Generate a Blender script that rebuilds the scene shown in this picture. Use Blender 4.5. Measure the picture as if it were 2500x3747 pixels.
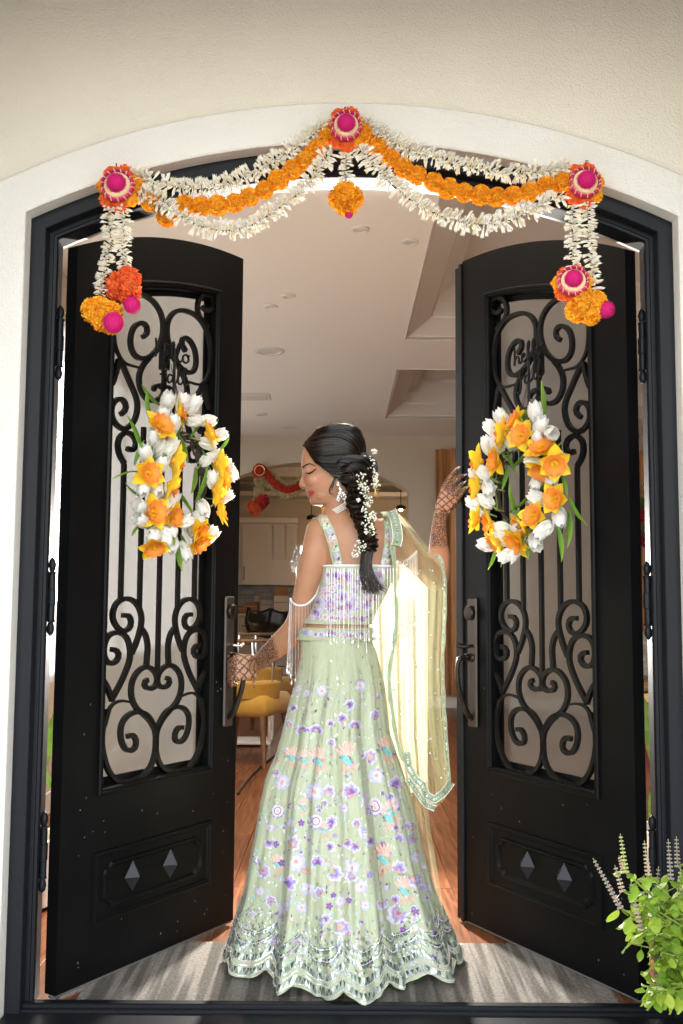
import bpy, bmesh, math, random
import numpy as np
from mathutils import Vector, Matrix, noise as mnoise
random.seed(7)
S = bpy.context.scene
for o in list(bpy.data.objects): bpy.data.objects.remove(o)
COL = S.collection
PI = math.pi
R = math.radians

# ---------------------------------------------------------------- camera, world, sun, exposure
CAM = dict(f=3634.33, p=.0886, y=-.0006, r=.0064, loc=(-.0232, -2.8968, 1.1557))
PW, PH = 2500., 3747.
cx0, cy0 = 1250., 1873.5
_cp, _sp, _cy, _sy = math.cos(CAM['p']), math.sin(CAM['p']), math.cos(CAM['y']), math.sin(CAM['y'])
CF = Vector((_sy*_cp, _cy*_cp, _sp))
_r0 = Vector((_cy, -_sy, 0)); _u0 = _r0.cross(CF)
CR = math.cos(CAM['r'])*_r0 + math.sin(CAM['r'])*_u0
CU = -math.sin(CAM['r'])*_r0 + math.cos(CAM['r'])*_u0
CL = Vector(CAM['loc'])
cd = bpy.data.cameras.new('camera'); cam = bpy.data.objects.new('camera', cd); COL.objects.link(cam)
M4 = Matrix.Identity(4)
for i in range(3):
    M4[i][0], M4[i][1], M4[i][2], M4[i][3] = CR[i], CU[i], -CF[i], CL[i]
cam.matrix_world = M4
cd.sensor_fit = 'VERTICAL'; cd.sensor_height = 36; cd.lens = CAM['f']/PH*36
cd.clip_start = .05; cd.clip_end = 4000
S.camera = cam

SUN_EL, SUN_AZ = R(5.2), R(-1.4)          # azimuth measured from +Y towards +X
w = bpy.data.worlds.new('World'); S.world = w; w.use_nodes = True
nt = w.node_tree; nt.nodes.clear()
sky = nt.nodes.new('ShaderNodeTexSky'); sky.sky_type = 'NISHITA'; sky.sun_disc = False
sky.sun_elevation = SUN_EL; sky.sun_rotation = SUN_AZ; sky.air_density = 1.0; sky.dust_density = 1.0; sky.ozone_density = 1.0
hs = nt.nodes.new('ShaderNodeHueSaturation'); hs.inputs['Saturation'].default_value = .30
bg = nt.nodes.new('ShaderNodeBackground'); bg.inputs['Strength'].default_value = .15
wo = nt.nodes.new('ShaderNodeOutputWorld')
tn = nt.nodes.new('ShaderNodeMix'); tn.data_type = 'RGBA'; tn.blend_type = 'MULTIPLY'; tn.inputs[0].default_value = 1; tn.inputs[7].default_value = (1.0, .995, 1.03, 1)
nt.links.new(sky.outputs[0], hs.inputs['Color']); nt.links.new(hs.outputs[0], tn.inputs[6]); nt.links.new(tn.outputs[2], bg.inputs[0]); nt.links.new(bg.outputs[0], wo.inputs[0])
sl = bpy.data.lights.new('sun', 'SUN'); sl.energy = 2.0; sl.angle = R(.5); sl.color = (1, .9, .76)
so = bpy.data.objects.new('sun', sl); COL.objects.link(so)
sdir = Vector((math.sin(SUN_AZ)*math.cos(SUN_EL), math.cos(SUN_AZ)*math.cos(SUN_EL), math.sin(SUN_EL)))
so.rotation_euler = sdir.to_track_quat('Z', 'Y').to_euler(); so.location = (0, 30, 8)
S.view_settings.view_transform = 'Standard'; S.view_settings.look = 'None'
S.view_settings.gamma = 1; S.view_settings.use_curve_mapping = False
S.view_settings.exposure = 3.75
S.cycles.max_bounces = 10; S.cycles.diffuse_bounces = 5; S.cycles.glossy_bounces = 4
S.cycles.transparent_max_bounces = 24; S.cycles.transmission_bounces = 6
S.cycles.sample_clamp_indirect = 6; S.cycles.use_denoising = True
S.cycles.caustics_reflective = False; S.cycles.caustics_refractive = False

# ---------------------------------------------------------------- photo pixel -> point in the place
def ray(px, py):
    px, py = float(px), float(py); return CF + (px-cx0)/CAM['f']*CR - (py-cy0)/CAM['f']*CU
def W(px, py, Y):
    d = ray(px, py); return CL + d*((float(Y)-CL.y)/d.y)
def WZ(px, py, Z):
    d = ray(px, py); return CL + d*((Z-CL.z)/d.z)

# ---------------------------------------------------------------- helpers
class MB:
    def __init__(s): s.v, s.f, s.c, s.m = [], [], [], []
    def add(s, vs, fs, col=None, mat=0):
        b = len(s.v); s.v += [tuple(p) for p in vs]
        for f in fs: s.f.append([b+i for i in f]); s.c.append(col); s.m.append(mat)
        return b
    def box(s, x0, x1, y0, y1, z0, z1, col=None, mat=0, M=None):
        vs = [Vector((x, y, z)) for z in (z0, z1) for y in (y0, y1) for x in (x0, x1)]
        if M is not None: vs = [M @ p for p in vs]
        s.add(vs, [(0,2,3,1),(4,5,7,6),(0,1,5,4),(2,6,7,3),(0,4,6,2),(1,3,7,5)], col, mat)
    def bbox(s, x0, x1, y0, y1, z0, z1, b=.004, col=None, mat=0, M=None):
        # box with chamfered edges
        bm = bmesh.new(); bmesh.ops.create_cube(bm, size=1)
        bmesh.ops.scale(bm, vec=(x1-x0, y1-y0, z1-z0), verts=bm.verts)
        bmesh.ops.translate(bm, vec=((x0+x1)/2, (y0+y1)/2, (z0+z1)/2), verts=bm.verts)
        bmesh.ops.bevel(bm, geom=bm.edges[:], offset=b, segments=1, affect='EDGES')
        s.addbm(bm, col, mat, M)
    def addbm(s, bm, col=None, mat=0, M=None):
        bm.verts.index_update()
        vs = [(M @ x.co) if M is not None else x.co.copy() for x in bm.verts]
        s.add(vs, [[x.index for x in f.verts] for f in bm.faces], col, mat); bm.free()
    def tube(s, path, rad, n=8, col=None, mat=0, caps=True, flat=1., upv=None, closed=False, twist=0):
        P = [Vector(p) for p in path]; N = len(P)
        if N < 2: return
        rr = rad if isinstance(rad, (list, tuple)) else [rad]*N
        T = []
        for i in range(N):
            a = P[(i-1) % N] if (closed or i > 0) else P[i]; b = P[(i+1) % N] if (closed or i < N-1) else P[i]
            t = (b-a); T.append(t.normalized() if t.length > 1e-9 else Vector((0, 0, 1)))
        u = Vector(upv) if upv is not None else (Vector((0, 0, 1)) if abs(T[0].z) < .9 else Vector((1, 0, 0)))
        vs = []
        for i in range(N):
            if upv is not None: u = Vector(upv)
            u = u - T[i]*u.dot(T[i])
            if u.length < 1e-6: u = T[i].orthogonal()
            u.normalize(); q = T[i].cross(u)
            for k in range(n):
                a = 2*PI*k/n + twist*i + (PI/4 if n == 4 else 0)
                vs.append(P[i] + (u*math.cos(a)*flat + q*math.sin(a))*rr[i])
        fs = []
        for i in range(N if closed else N-1):
            j = (i+1) % N
            for k in range(n):
                k2 = (k+1) % n; fs.append((i*n+k, i*n+k2, j*n+k2, j*n+k))
        if caps and not closed:
            fs.append(tuple(range(n))[::-1]); fs.append(tuple((N-1)*n+k for k in range(n)))
        s.add(vs, fs, col, mat)
    def lathe(s, prof, M=None, n=16, col=None, mat=0):
        vs, fs = [], []
        for r, z in prof:
            for k in range(n):
                a = 2*PI*k/n; p = Vector((r*math.cos(a), r*math.sin(a), z)); vs.append(M @ p if M is not None else p)
        for i in range(len(prof)-1):
            for k in range(n):
                k2 = (k+1) % n; fs.append((i*n+k, i*n+k2, (i+1)*n+k2, (i+1)*n+k))
        fs.append(tuple(range(n))[::-1]); fs.append(tuple((len(prof)-1)*n+k for k in range(n)))
        s.add(vs, fs, col, mat)
    def ell(s, c, r, M=None, nu=12, nv=8, col=None, mat=0):
        if not isinstance(r, (tuple, list, Vector)): r = (r, r, r)
        c = Vector(c); vs, fs = [], []
        Q = M if M is not None else Matrix.Identity(3)
        for j in range(nv+1):
            ph = PI*j/nv
            for i in range(nu):
                th = 2*PI*i/nu
                vs.append(c + Q @ Vector((r[0]*math.sin(ph)*math.cos(th), r[1]*math.sin(ph)*math.sin(th), r[2]*math.cos(ph))))
        for j in range(nv):
            for i in range(nu):
                i2 = (i+1) % nu
                if j == 0: fs.append((0, (j+1)*nu+i, (j+1)*nu+i2))
                elif j == nv-1: fs.append((j*nu+i, nv*nu, j*nu+i2))
                else: fs.append((j*nu+i, (j+1)*nu+i, (j+1)*nu+i2, j*nu+i2))
        s.add(vs, fs, col, mat)
    def grid(s, rows, col=None, mat=0, wrap=False, colf=None):
        nr, nc = len(rows), len(rows[0]); b = len(s.v)
        s.v += [tuple(p) for r in rows for p in r]
        for i in range(nr-1):
            for j in range(nc if wrap else nc-1):
                k = (j+1) % nc
                s.f.append([b+i*nc+j, b+i*nc+k, b+(i+1)*nc+k, b+(i+1)*nc+j]); s.c.append(colf(i, j) if colf else col); s.m.append(mat)
    def prism(s, pts, d0, d1, axis='y', col=None, mat=0):
        # closed outline of (a,b) extruded from d0 to d1 along axis
        f = {'y': lambda a, b, d: (a, d, b), 'z': lambda a, b, d: (a, b, d), 'x': lambda a, b, d: (d, a, b)}[axis]
        n = len(pts)
        vs = [f(a, b, d0) for a, b in pts] + [f(a, b, d1) for a, b in pts]
        fs = [tuple(range(n)), tuple(range(2*n-1, n-1, -1))] + [(i, i+n, (i+1) % n+n, (i+1) % n) for i in range(n)]
        s.add(vs, fs, col, mat)
    def mesh(s, name, mats, smooth=40, origin=None):
        me = bpy.data.meshes.new(name)
        o = Vector(origin) if origin is not None else Vector((0, 0, 0))
        me.from_pydata([(p[0]-o.x, p[1]-o.y, p[2]-o.z) for p in s.v], [], s.f)
        for m in (mats if isinstance(mats, (list, tuple)) else [mats]): me.materials.append(m)
        if any(s.m): me.polygons.foreach_set('material_index', s.m)
        if any(c is not None for c in s.c):
            ca = me.color_attributes.new('Col', 'FLOAT_COLOR', 'CORNER')
            buf = []
            for f, c in zip(s.f, s.c):
                c = c or (1, 1, 1)
                if isinstance(c, list):
                    for q in c: buf += [q[0], q[1], q[2], 1]
                else: buf += [c[0], c[1], c[2], 1]*len(f)
            ca.data.foreach_set('color', buf)
        bm = bmesh.new(); bm.from_mesh(me); bmesh.ops.recalc_face_normals(bm, faces=bm.faces); bm.to_mesh(me); bm.free()
        if smooth:
            me.polygons.foreach_set('use_smooth', [True]*len(me.polygons))
            if smooth < 180: me.set_sharp_from_angle(angle=R(smooth))
        return me
    def build(s, name, mats, parent=None, smooth=40, local=False, kind=None, origin=None):
        off = None
        if parent is not None and not local: off = ORG.get(parent.name, Vector((0, 0, 0)))
        if parent is None and origin is not None: off = Vector(origin)
        o = bpy.data.objects.new(name, s.mesh(name, mats, smooth, off)); COL.objects.link(o)
        if parent is not None: o.parent = parent; ORG[o.name] = ORG.get(parent.name, Vector((0, 0, 0)))
        elif off is not None: o.location = off; ORG[o.name] = off
        if kind: o['kind'] = kind
        return o
ORG = {}
def tag(o, label, cat, group=None, kind=None):
    o['label'] = label; o['category'] = cat
    if group: o['group'] = group
    if kind: o['kind'] = kind
    return o
def thing(name, label, cat, loc=(0, 0, 0), rz=0, group=None):
    o = bpy.data.objects.new(name, None); COL.objects.link(o); o.location = loc; o.rotation_euler = (0, 0, rz)
    o.empty_display_size = .1; ORG[o.name] = Vector(loc)
    return tag(o, label, cat, group)
def struct(name, mb, mat, smooth=40):
    o = mb.build(name, mat, None, smooth); o['kind'] = 'structure'; return o
def inst(name, me, parent, M):
    o = bpy.data.objects.new(name, me); COL.objects.link(o); o.parent = parent
    L = Matrix.Translation(-ORG.get(parent.name, Vector((0, 0, 0)))) if parent is not None else Matrix.Identity(4)
    o.matrix_basis = L @ M
    return o
def align(d, up=(0, 0, 1)):
    # rotation whose z axis is d
    z = Vector(d).normalized(); u = Vector(up)
    x = u.cross(z)
    if x.length < 1e-4: x = Vector((1, 0, 0)).cross(z)
    x.normalize(); y = z.cross(x)
    m = Matrix((x, y, z)).transposed(); return m
def TRS(loc, rot3=None, sc=1.):
    m = (rot3 if rot3 is not None else Matrix.Identity(3)).to_4x4()
    s_ = sc if isinstance(sc, (tuple, list)) else (sc, sc, sc)
    m = m @ Matrix.Diagonal((*s_, 1)); m.translation = Vector(loc); return m
def catmull(pts, n=8, closed=False):
    P = [Vector(p) if len(p) == 3 else Vector((p[0], p[1], 0)) for p in pts]; out = []; N = len(P)
    for i in range(N if closed else N-1):
        p0 = P[(i-1) % N] if closed or i > 0 else P[i]*2-P[i+1]
        p1, p2 = P[i], P[(i+1) % N]
        p3 = P[(i+2) % N] if closed or i+2 < N else p2*2-p1
        for k in range(n):
            t = k/n
            out.append(.5*((2*p1)+(-p0+p2)*t+(2*p0-5*p1+4*p2-p3)*t*t+(-p0+3*p1-3*p2+p3)*t**3))
    if not closed: out.append(P[-1])
    return out
def resample(P, n):
    P = [Vector(p) for p in P]; L = [0]
    for a, b in zip(P, P[1:]): L.append(L[-1]+(b-a).length)
    out = []; j = 0
    for i in range(n):
        t = L[-1]*i/(n-1)
        while j < len(P)-2 and L[j+1] < t: j += 1
        d = L[j+1]-L[j]; out.append(P[j].lerp(P[j+1], (t-L[j])/d if d > 1e-9 else 0))
    return out
def plen(P): return sum((Vector(b)-Vector(a)).length for a, b in zip(P, P[1:]))
def interp(x, xs, ys): return float(np.interp(x, xs, ys))

# ---------------------------------------------------------------- materials
def mat(name, col=(.5, .5, .5), rough=.6, metal=0, bump=0, bscale=200, var=0, vscale=8, spec=.5, vcol=False, trans=0, sub=0, coat=0, sheen=0, detail=4, stretch=None):
    m = bpy.data.materials.new(name); m.use_nodes = True; n = m.node_tree; b = n.nodes['Principled BSDF']; lk = n.links.new
    b.inputs['Base Color'].default_value = (*col, 1); b.inputs['Roughness'].default_value = rough; b.inputs['Metallic'].default_value = metal
    b.inputs['Specular IOR Level'].default_value = spec
    if coat: b.inputs['Coat Weight'].default_value = coat; b.inputs['Coat Roughness'].default_value = .15
    if sheen: b.inputs['Sheen Weight'].default_value = sheen
    if sub: b.inputs['Subsurface Weight'].default_value = sub; b.inputs['Subsurface Radius'].default_value = (.012, .005, .003)
    src = None
    if vcol:
        a = n.nodes.new('ShaderNodeVertexColor'); a.layer_name = 'Col'; src = a.outputs[0]; lk(src, b.inputs['Base Color'])
    tc = None
    def coords():
        nonlocal tc
        if tc is None:
            t = n.nodes.new('ShaderNodeTexCoord'); tc = t.outputs['Object']
            if stretch:
                mp = n.nodes.new('ShaderNodeMapping'); mp.inputs['Scale'].default_value = stretch; lk(tc, mp.inputs[0]); tc = mp.outputs[0]
        return tc
    if var:
        nz = n.nodes.new('ShaderNodeTexNoise'); nz.inputs['Scale'].default_value = vscale; nz.inputs['Detail'].default_value = detail; lk(coords(), nz.inputs['Vector'])
        mr = n.nodes.new('ShaderNodeMapRange'); mr.inputs['From Min'].default_value = .3; mr.inputs['From Max'].default_value = .7
        mr.inputs['To Min'].default_value = 1-var; mr.inputs['To Max'].default_value = 1+var; lk(nz.outputs[0], mr.inputs[0])
        mx = n.nodes.new('ShaderNodeMix'); mx.data_type = 'RGBA'; mx.blend_type = 'MULTIPLY'; mx.inputs[0].default_value = 1
        if src is not None: lk(src, mx.inputs[6])
        else: mx.inputs[6].default_value = (*col, 1)
        lk(mr.outputs[0], mx.inputs[7]); lk(mx.outputs[2], b.inputs['Base Color']); src = mx.outputs[2]
    if bump:
        nz = n.nodes.new('ShaderNodeTexNoise'); nz.inputs['Scale'].default_value = bscale; nz.inputs['Detail'].default_value = 3; lk(coords(), nz.inputs['Vector'])
        bp = n.nodes.new('ShaderNodeBump'); bp.inputs['Strength'].default_value = bump; bp.inputs['Distance'].default_value = .004
        lk(nz.outputs[0], bp.inputs['Height']); lk(bp.outputs[0], b.inputs['Normal'])
    if trans:
        tr = n.nodes.new('ShaderNodeBsdfTranslucent'); ms = n.nodes.new('ShaderNodeMixShader'); ms.inputs[0].default_value = trans
        if src is not None: lk(src, tr.inputs[0])
        else: tr.inputs[0].default_value = (*col, 1)
        lk(b.outputs[0], ms.inputs[1]); lk(tr.outputs[0], ms.inputs[2]); lk(ms.outputs[0], n.nodes['Material Output'].inputs[0])
    return m
def emit(name, col, st):
    m = bpy.data.materials.new(name); m.use_nodes = True; n = m.node_tree; b = n.nodes['Principled BSDF']
    b.inputs['Base Color'].default_value = (*col, 1); b.inputs['Emission Color'].default_value = (*col, 1); b.inputs['Emission Strength'].default_value = st
    return m
def sheer(name, col, alpha, transl=.6, rough=.6, spec=.3):
    m = bpy.data.materials.new(name); m.use_nodes = True; n = m.node_tree; lk = n.links.new
    b = n.nodes['Principled BSDF']; b.inputs['Base Color'].default_value = (*col, 1); b.inputs['Roughness'].default_value = rough; b.inputs['Specular IOR Level'].default_value = spec
    tl = n.nodes.new('ShaderNodeBsdfTranslucent'); tl.inputs[0].default_value = (*col, 1)
    m1 = n.nodes.new('ShaderNodeMixShader'); m1.inputs[0].default_value = transl; lk(b.outputs[0], m1.inputs[1]); lk(tl.outputs[0], m1.inputs[2])
    tp = n.nodes.new('ShaderNodeBsdfTransparent'); m2 = n.nodes.new('ShaderNodeMixShader'); m2.inputs[0].default_value = alpha
    lk(tp.outputs[0], m2.inputs[1]); lk(m1.outputs[0], m2.inputs[2]); lk(m2.outputs[0], n.nodes['Material Output'].inputs[0])
    return m
m_trim = mat('stucco_white', (.79, .775, .735), .85, bump=.9, bscale=170, var=.02, vscale=3)
m_stucco = mat('stucco_cream', (.82, .775, .675), .88, bump=1.0, bscale=150, var=.035, vscale=2.2)
m_concrete = mat('porch_concrete', (.60, .56, .50), .8, bump=.3, bscale=80, var=.1, vscale=4)
m_lawn = mat('far_ground', (.32, .30, .27), .9, var=.2, vscale=.5)
m_door = mat('black_enamel', (.0040, .0040, .0045), .40, bump=.16, bscale=420, spec=.10, var=.3, vscale=5)
m_frame = mat('black_frame_paint', (.009, .0105, .014), .42, bump=.12, bscale=300, spec=.22)
m_iron = mat('wrought_iron', (.0045, .0045, .005), .42, bump=.3, bscale=160, spec=.18)
m_bronze = mat('oil_rubbed_bronze', (.035, .024, .020), .36, metal=.75, var=.15, vscale=30)
m_bronze_l = mat('bronze_plate', (.06, .048, .043), .40, metal=.6, var=.1, vscale=20)
m_chrome = mat('bright_steel', (.75, .75, .75), .18, metal=1)
m_wall = mat('interior_wall_paint', (.57, .50, .41), .8, bump=.12, bscale=300)
m_ceil = mat('ceiling_paint', (.89, .84, .77), .85, bump=.25, bscale=320)
m_white = mat('white_woodwork', (.72, .69, .65), .45)
m_cab = mat('cabinet_paint', (.66, .61, .55), .5)
m_rubber = mat('rubber', (.012, .012, .012), .7)
# ================================================================ the setting
g = MB(); g.add([(-400, -400, -.16), (400, -400, -.16), (400, 400, -.16), (-400, 400, -.16)], [(0, 1, 2, 3)])
struct('ground', g, m_lawn)
g = MB(); g.bbox(-3.2, 3.2, -7, -.10, -.15, -.06, .006); struct('porch_floor', g, m_concrete)

def archpath(xh, zapex, Rr, zbot, n=28):
    zc = zapex-Rr; zs = zc+math.sqrt(Rr*Rr-xh*xh); a = math.asin(xh/Rr)
    pts = [(-xh, zbot)]
    for i in range(n+1):
        t = -a+2*a*i/n; pts.append((Rr*math.sin(t), zc+Rr*math.cos(t)))
    pts.append((xh, zbot)); return pts
def strip(mb, A, ya, B, yb, col=None, mat=0):
    n = len(A); vs = [(a, ya, b) for a, b in A]+[(a, yb, b) for a, b in B]
    mb.add(vs, [(i, i+1, n+i+1, n+i) for i in range(n-1)], col, mat)
def outer_like(P, x0, x1, z1):
    # project an arch path radially onto a surrounding rectangle
    out = []; n = len(P)
    for i, (a, b) in enumerate(P):
        if i == 0: out.append((x0, b)); continue
        if i == n-1: out.append((x1, b)); continue
        c = (0., 1.6); dx, dz = a-c[0], b-c[1]; k = 1e9
        if dx < 0: k = min(k, (x0-c[0])/dx)
        if dx > 0: k = min(k, (x1-c[0])/dx)
        if dz > 0: k = min(k, (z1-c[1])/dz)
        out.append((c[0]+dx*k, c[1]+dz*k))
    return out

m_sof = mat('tan_stucco', (.24, .17, .10), .9, bump=.5, bscale=240)  # dark tan, so the added alcove bounces little light back
fac = thing('house_facade', 'cream stucco house front round the arched doorway', 'house front', (0, -.06, -.06))
IN = archpath(.957, 2.503, 2.214, -.10); MID = archpath(1.085, 2.625, 2.30, -.10)
mb = MB()
strip(mb, IN, .02, IN, -.071); I2 = [(a*1.004, b+.004) for a, b in IN]
strip(mb, IN, -.071, I2, -.075)
M2 = [(a*.996, b-.004) for a, b in MID]
strip(mb, I2, -.075, M2, -.075); strip(mb, M2, -.075, MID, -.071); strip(mb, MID, -.071, MID, -.04)
mb.build('arch_surround', m_trim, fac, 30)
mb = MB(); OUT = outer_like(MID, -2.8, 2.8, 3.14)
strip(mb, MID, -.052, OUT, -.052); mb.build('stucco_wall', m_stucco, fac)
# added porch alcove: unseen ceiling and two cheek walls, placed to shade the upper wall
mb = MB(); mb.box(-1.72, 1.72, -2.2, -.053, 2.985, 3.2); mb.build('added_shade_soffit', m_sof, fac)
for a, b_ in ((-1.75, -1.38), (1.38, 1.75)):
    mb = MB(); mb.box(a, b_, -1.3, -.055, -.06, 2.983); mb.build('added_shade_cheek', m_sof, fac)

# ---------------------------------------------------------------- door frame
def fpath(d, zb=.0, n=32):
    xh = .957-d; Rr = 2.204-d; zc = .30
    a = math.asin(xh/Rr); arc = [(Rr*math.sin(-a+2*a*i/n), zc+Rr*math.cos(-a+2*a*i/n)) for i in range(n+1)]
    return (-xh, zb), arc, (xh, zb)
PROF = [(0, .118), (0, -.018), (.002, -.02), (.043, -.02), (.045, -.018), (.046, .018), (.0575, .018), (.0585, .022), (.0605, .022), (.0615, .017), (.0685, .017), (.070, .022), (.070, .034), (.058, .034), (.058, .118)]
fr = thing('door_frame', 'black painted steel arched double door frame set in white stucco', 'door frame', (0, 0, 0))
def sweep(which):
    mb = MB(); rows = []
    for d, y in PROF:
        b0, arc, b1 = fpath(d, -.02)
        if which == 'l': pts = [b0, arc[0]]
        elif which == 'r': pts = [arc[-1], b1]
        else: pts = arc
        rows.append([(a, y, b) for a, b in pts])
    mb.grid(rows); return mb
sweep('l').build('jamb', m_frame, fr, 25); sweep('r').build('jamb', m_frame, fr, 25); sweep('h').build('frame_head', m_frame, fr, 25)
mb = MB()
mb.bbox(-.955, .955, -.30, .0, -.05, .004, .003); mb.bbox(-.955, .955, .001, .032, -.02, .024, .004); mb.bbox(-.955, .955, -.012, -.002, .0, .013, .003)
mb.build('threshold', m_frame, fr)

# ---------------------------------------------------------------- interior shell
CEIL = 2.98; XL, XR_, YB, YK = -1.6, 4.2, 8.03, 11.3
mf = bpy.data.materials.new('wood_floor'); mf.use_nodes = True
n = mf.node_tree; b = n.nodes['Principled BSDF']; lk = n.links.new
tc = n.nodes.new('ShaderNodeTexCoord'); mp = n.nodes.new('ShaderNodeMapping'); mp.inputs['Scale'].default_value = (22, 1.6, 1); lk(tc.outputs['Object'], mp.inputs[0])
nz = n.nodes.new('ShaderNodeTexNoise'); nz.inputs['Scale'].default_value = 2.2; nz.inputs['Detail'].default_value = 8; nz.inputs['Distortion'].default_value = .6; lk(mp.outputs[0], nz.inputs[0])
cr = n.nodes.new('ShaderNodeValToRGB'); cr.color_ramp.elements[0].position = .3; cr.color_ramp.elements[0].color = (.085, .024, .009, 1); cr.color_ramp.elements[1].position = .72; cr.color_ramp.elements[1].color = (.30, .11, .045, 1)
lk(nz.outputs[0], cr.inputs[0]); lk(cr.outputs[0], b.inputs['Base Color']); b.inputs['Roughness'].default_value = .34
bp = n.nodes.new('ShaderNodeBump'); bp.inputs['Strength'].default_value = .35; bp.inputs['Distance'].default_value = .003; lk(nz.outputs[0], bp.inputs['Height']); lk(bp.outputs[0], b.inputs['Normal'])
mb = MB(); mb.box(-2.8, 4.3, .033, 11.5, -.06, -.006); fl = struct('floor', mb, mat('floor_gap', (.03, .012, .008), .6))
# planks near the door can be told apart; beyond them the boards run together
PLM = {}
def plank(x0, y0, y1, wdt):
    key = (round(y1-y0, 2), wdt)
    if key not in PLM:
        q = MB(); q.bbox(0, wdt-.003, 0, y1-y0-.003, -.006, 0, .0012); PLM[key] = q.mesh('plank', mf, 40)
    o = bpy.data.objects.new('plank', PLM[key]); COL.objects.link(o); o.parent = fl; o.location = (x0, y0, 0)
rp = random.Random(3)
x = -1.6
while x < 1.6:
    y = .034-rp.choice([0, .3, .6])
    while y < 8.0:
        L = rp.choice([.9, 1.2, 1.5]); y0 = max(y, .034)
        if y+L > .1: plank(x, y0, min(y+L, 8.1), .127)
        y += L
    x += .127
mb = MB(); mb.box(1.605, 4.2, .034, 8.02, -.006, -.0005); mb.box(-2.7, 4.2, 8.11, 11.3, -.006, -.0005)
mb.build('floor_boards', mf, fl)

mb = MB()                                      # ceiling with two tray openings
trays = [(.42, 3.4, .75, 3.918), (.412, 3.4, 4.825, 6.924)]
xs = [-1.75, .42, 3.4, 4.3]; ys = [.12, .75, 3.918, 4.825, 6.924, 8.1]
for i in range(3):
    for j in range(5):
        if i == 1 and j in (1, 3): continue
        mb.add([(xs[i], ys[j], CEIL), (xs[i+1], ys[j], CEIL), (xs[i+1], ys[j+1], CEIL), (xs[i], ys[j+1], CEIL)], [(0, 1, 2, 3)])
mb.box(-2.8, 4.3, .12, 11.5, 3.5, 3.6); mb.box(-2.8, 1.9, 8.28, 11.4, CEIL-.002, CEIL+.06)
ceil = struct('ceiling', mb, m_ceil)
for (a0, a1, c0, c1) in trays:
    q = MB(); rows = []
    for ins, z in [(0, 2.98), (-.012, 2.972), (-.012, 2.985), (.015, 2.99), (.02, 3.0), (.15, 3.085), (.155, 3.10), (.17, 3.10), (.17, 3.20), (.20, 3.215), (.21, 3.225), (.30, 3.27), (.30, 3.30)]:
        rows.append([(a0+ins, c0+ins, z), (a1-ins, c0+ins, z), (a1-ins, c1-ins, z), (a0+ins, c1-ins, z)])
    q.grid(rows, wrap=True); q.add(rows[-1], [(0, 1, 2, 3)])
    q.build('tray_moulding', m_white, ceil, 20)

mb = MB()                                      # inner face of the front wall
P0 = archpath(.96, 2.506, 2.214, 0); strip(mb, P0, .125, outer_like(P0, XL, XR_, CEIL), .125); strip(mb, P0, .119, P0, .125)
mb.box(-2.6, XL, .0, .125, -.06, 3.5); mb.box(XR_, 4.4, .0, .125, -.06, 3.5); mb.box(-2.8, 4.3, -.04, .118, 3.15, 3.6)
struct('wall_front', mb, m_wall)
mb = MB(); P1 = fpath(.050, 0); P2 = fpath(.105, 0)     # white arch casing inside, below the black head
PJ = fpath(.028, 0); A1 = [PJ[0], PJ[1][0]]+P1[1]+[PJ[1][-1], PJ[2]]
A3 = [(a*1.10, b+.10) for a, b in A1]
strip(mb, A1, .126, A1, .15); strip(mb, A1, .15, A3, .15); strip(mb, A3, .15, A3, .126)
o = mb.build('casing', m_white, None, 30); o['kind'] = 'structure'; o.name = 'door_casing_trim'
# left wall with a tall window dressed in sheer cloth
mb = MB(); wy0, wy1, wz0, wz1 = .75, 7.85, .70, 2.75
mb.box(XL-.12, XL, .125, wy0, 0, CEIL); mb.box(XL-.12, XL, wy1, YB, 0, CEIL); mb.box(XL-.12, XL, wy0, wy1, 0, wz0); mb.box(XL-.12, XL, wy0, wy1, wz1, CEIL)
mb.box(-2.9, -2.8, 8.0, 11.5, 0, 3.4); mb.box(-2.9, XL-.12, 8.03, 8.27, 0, 3.4)
struct('wall_left', mb, m_wall)
wn = thing('side_window', 'bright window with sheer white cloth behind the left door', 'window', (XL-.05, 3, wz0))
q = MB()
for yy in (wy0, (wy0+wy1)/2-.03, wy1-.06): q.box(XL-.10, XL-.04, yy, yy+.06, wz0, wz1)
q.box(XL-.10, XL-.04, wy0+.06, wy1-.06, wz0, wz0+.05); q.box(XL-.10, XL-.04, wy0+.06, wy1-.06, wz1-.05, wz1)
q.build('window_frame', m_white, wn, 30)
q = MB(); rows = []
for k in range(2): rows.append([(XL-.012+.012*math.sin(j*.9), wy0-.05+(wy1-wy0+.1)*j/140, (wz0-.04, wz1+.06)[k]) for j in range(141)])
q.grid(rows); q.build('sheer_curtain', sheer('sheer_white', (.85, .85, .84), .82, .7), wn, 180)
# right and rear walls
mb = MB(); mb.box(XR_, XR_+.12, .125, YK, 0, 3.5); struct('wall_right', mb, m_wall)
AW = []                                        # arch opening towards the kitchen
cxa, xh, za, zs = -.375, 1.085, 2.68, 2.365
Rr = ((xh*xh)+(za-zs)**2)/(2*(za-zs))
AP = [(a+cxa, b) for a, b in archpath(xh, za, Rr, 0, 24)]
mb = MB()
OUTA = []
for i, (a, b_) in enumerate(AP):
    if i == 0: OUTA.append((XL, 0)); continue
    if i == len(AP)-1: OUTA.append((XR_, 0)); continue
    c = (cxa, 1.4); dx, dz = a-c[0], b_-c[1]; k = 1e9
    if dx < 0: k = min(k, (XL-c[0])/dx)
    if dx > 0: k = min(k, (XR_-c[0])/dx)
    if dz > 0: k = min(k, (CEIL-c[1])/dz)
    OUTA.append((c[0]+dx*k, c[1]+dz*k))
strip(mb, AP, YB, OUTA, YB); strip(mb, AP, YB+.25, OUTA, YB+.25); strip(mb, AP, YB, AP, YB+.25)
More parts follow.
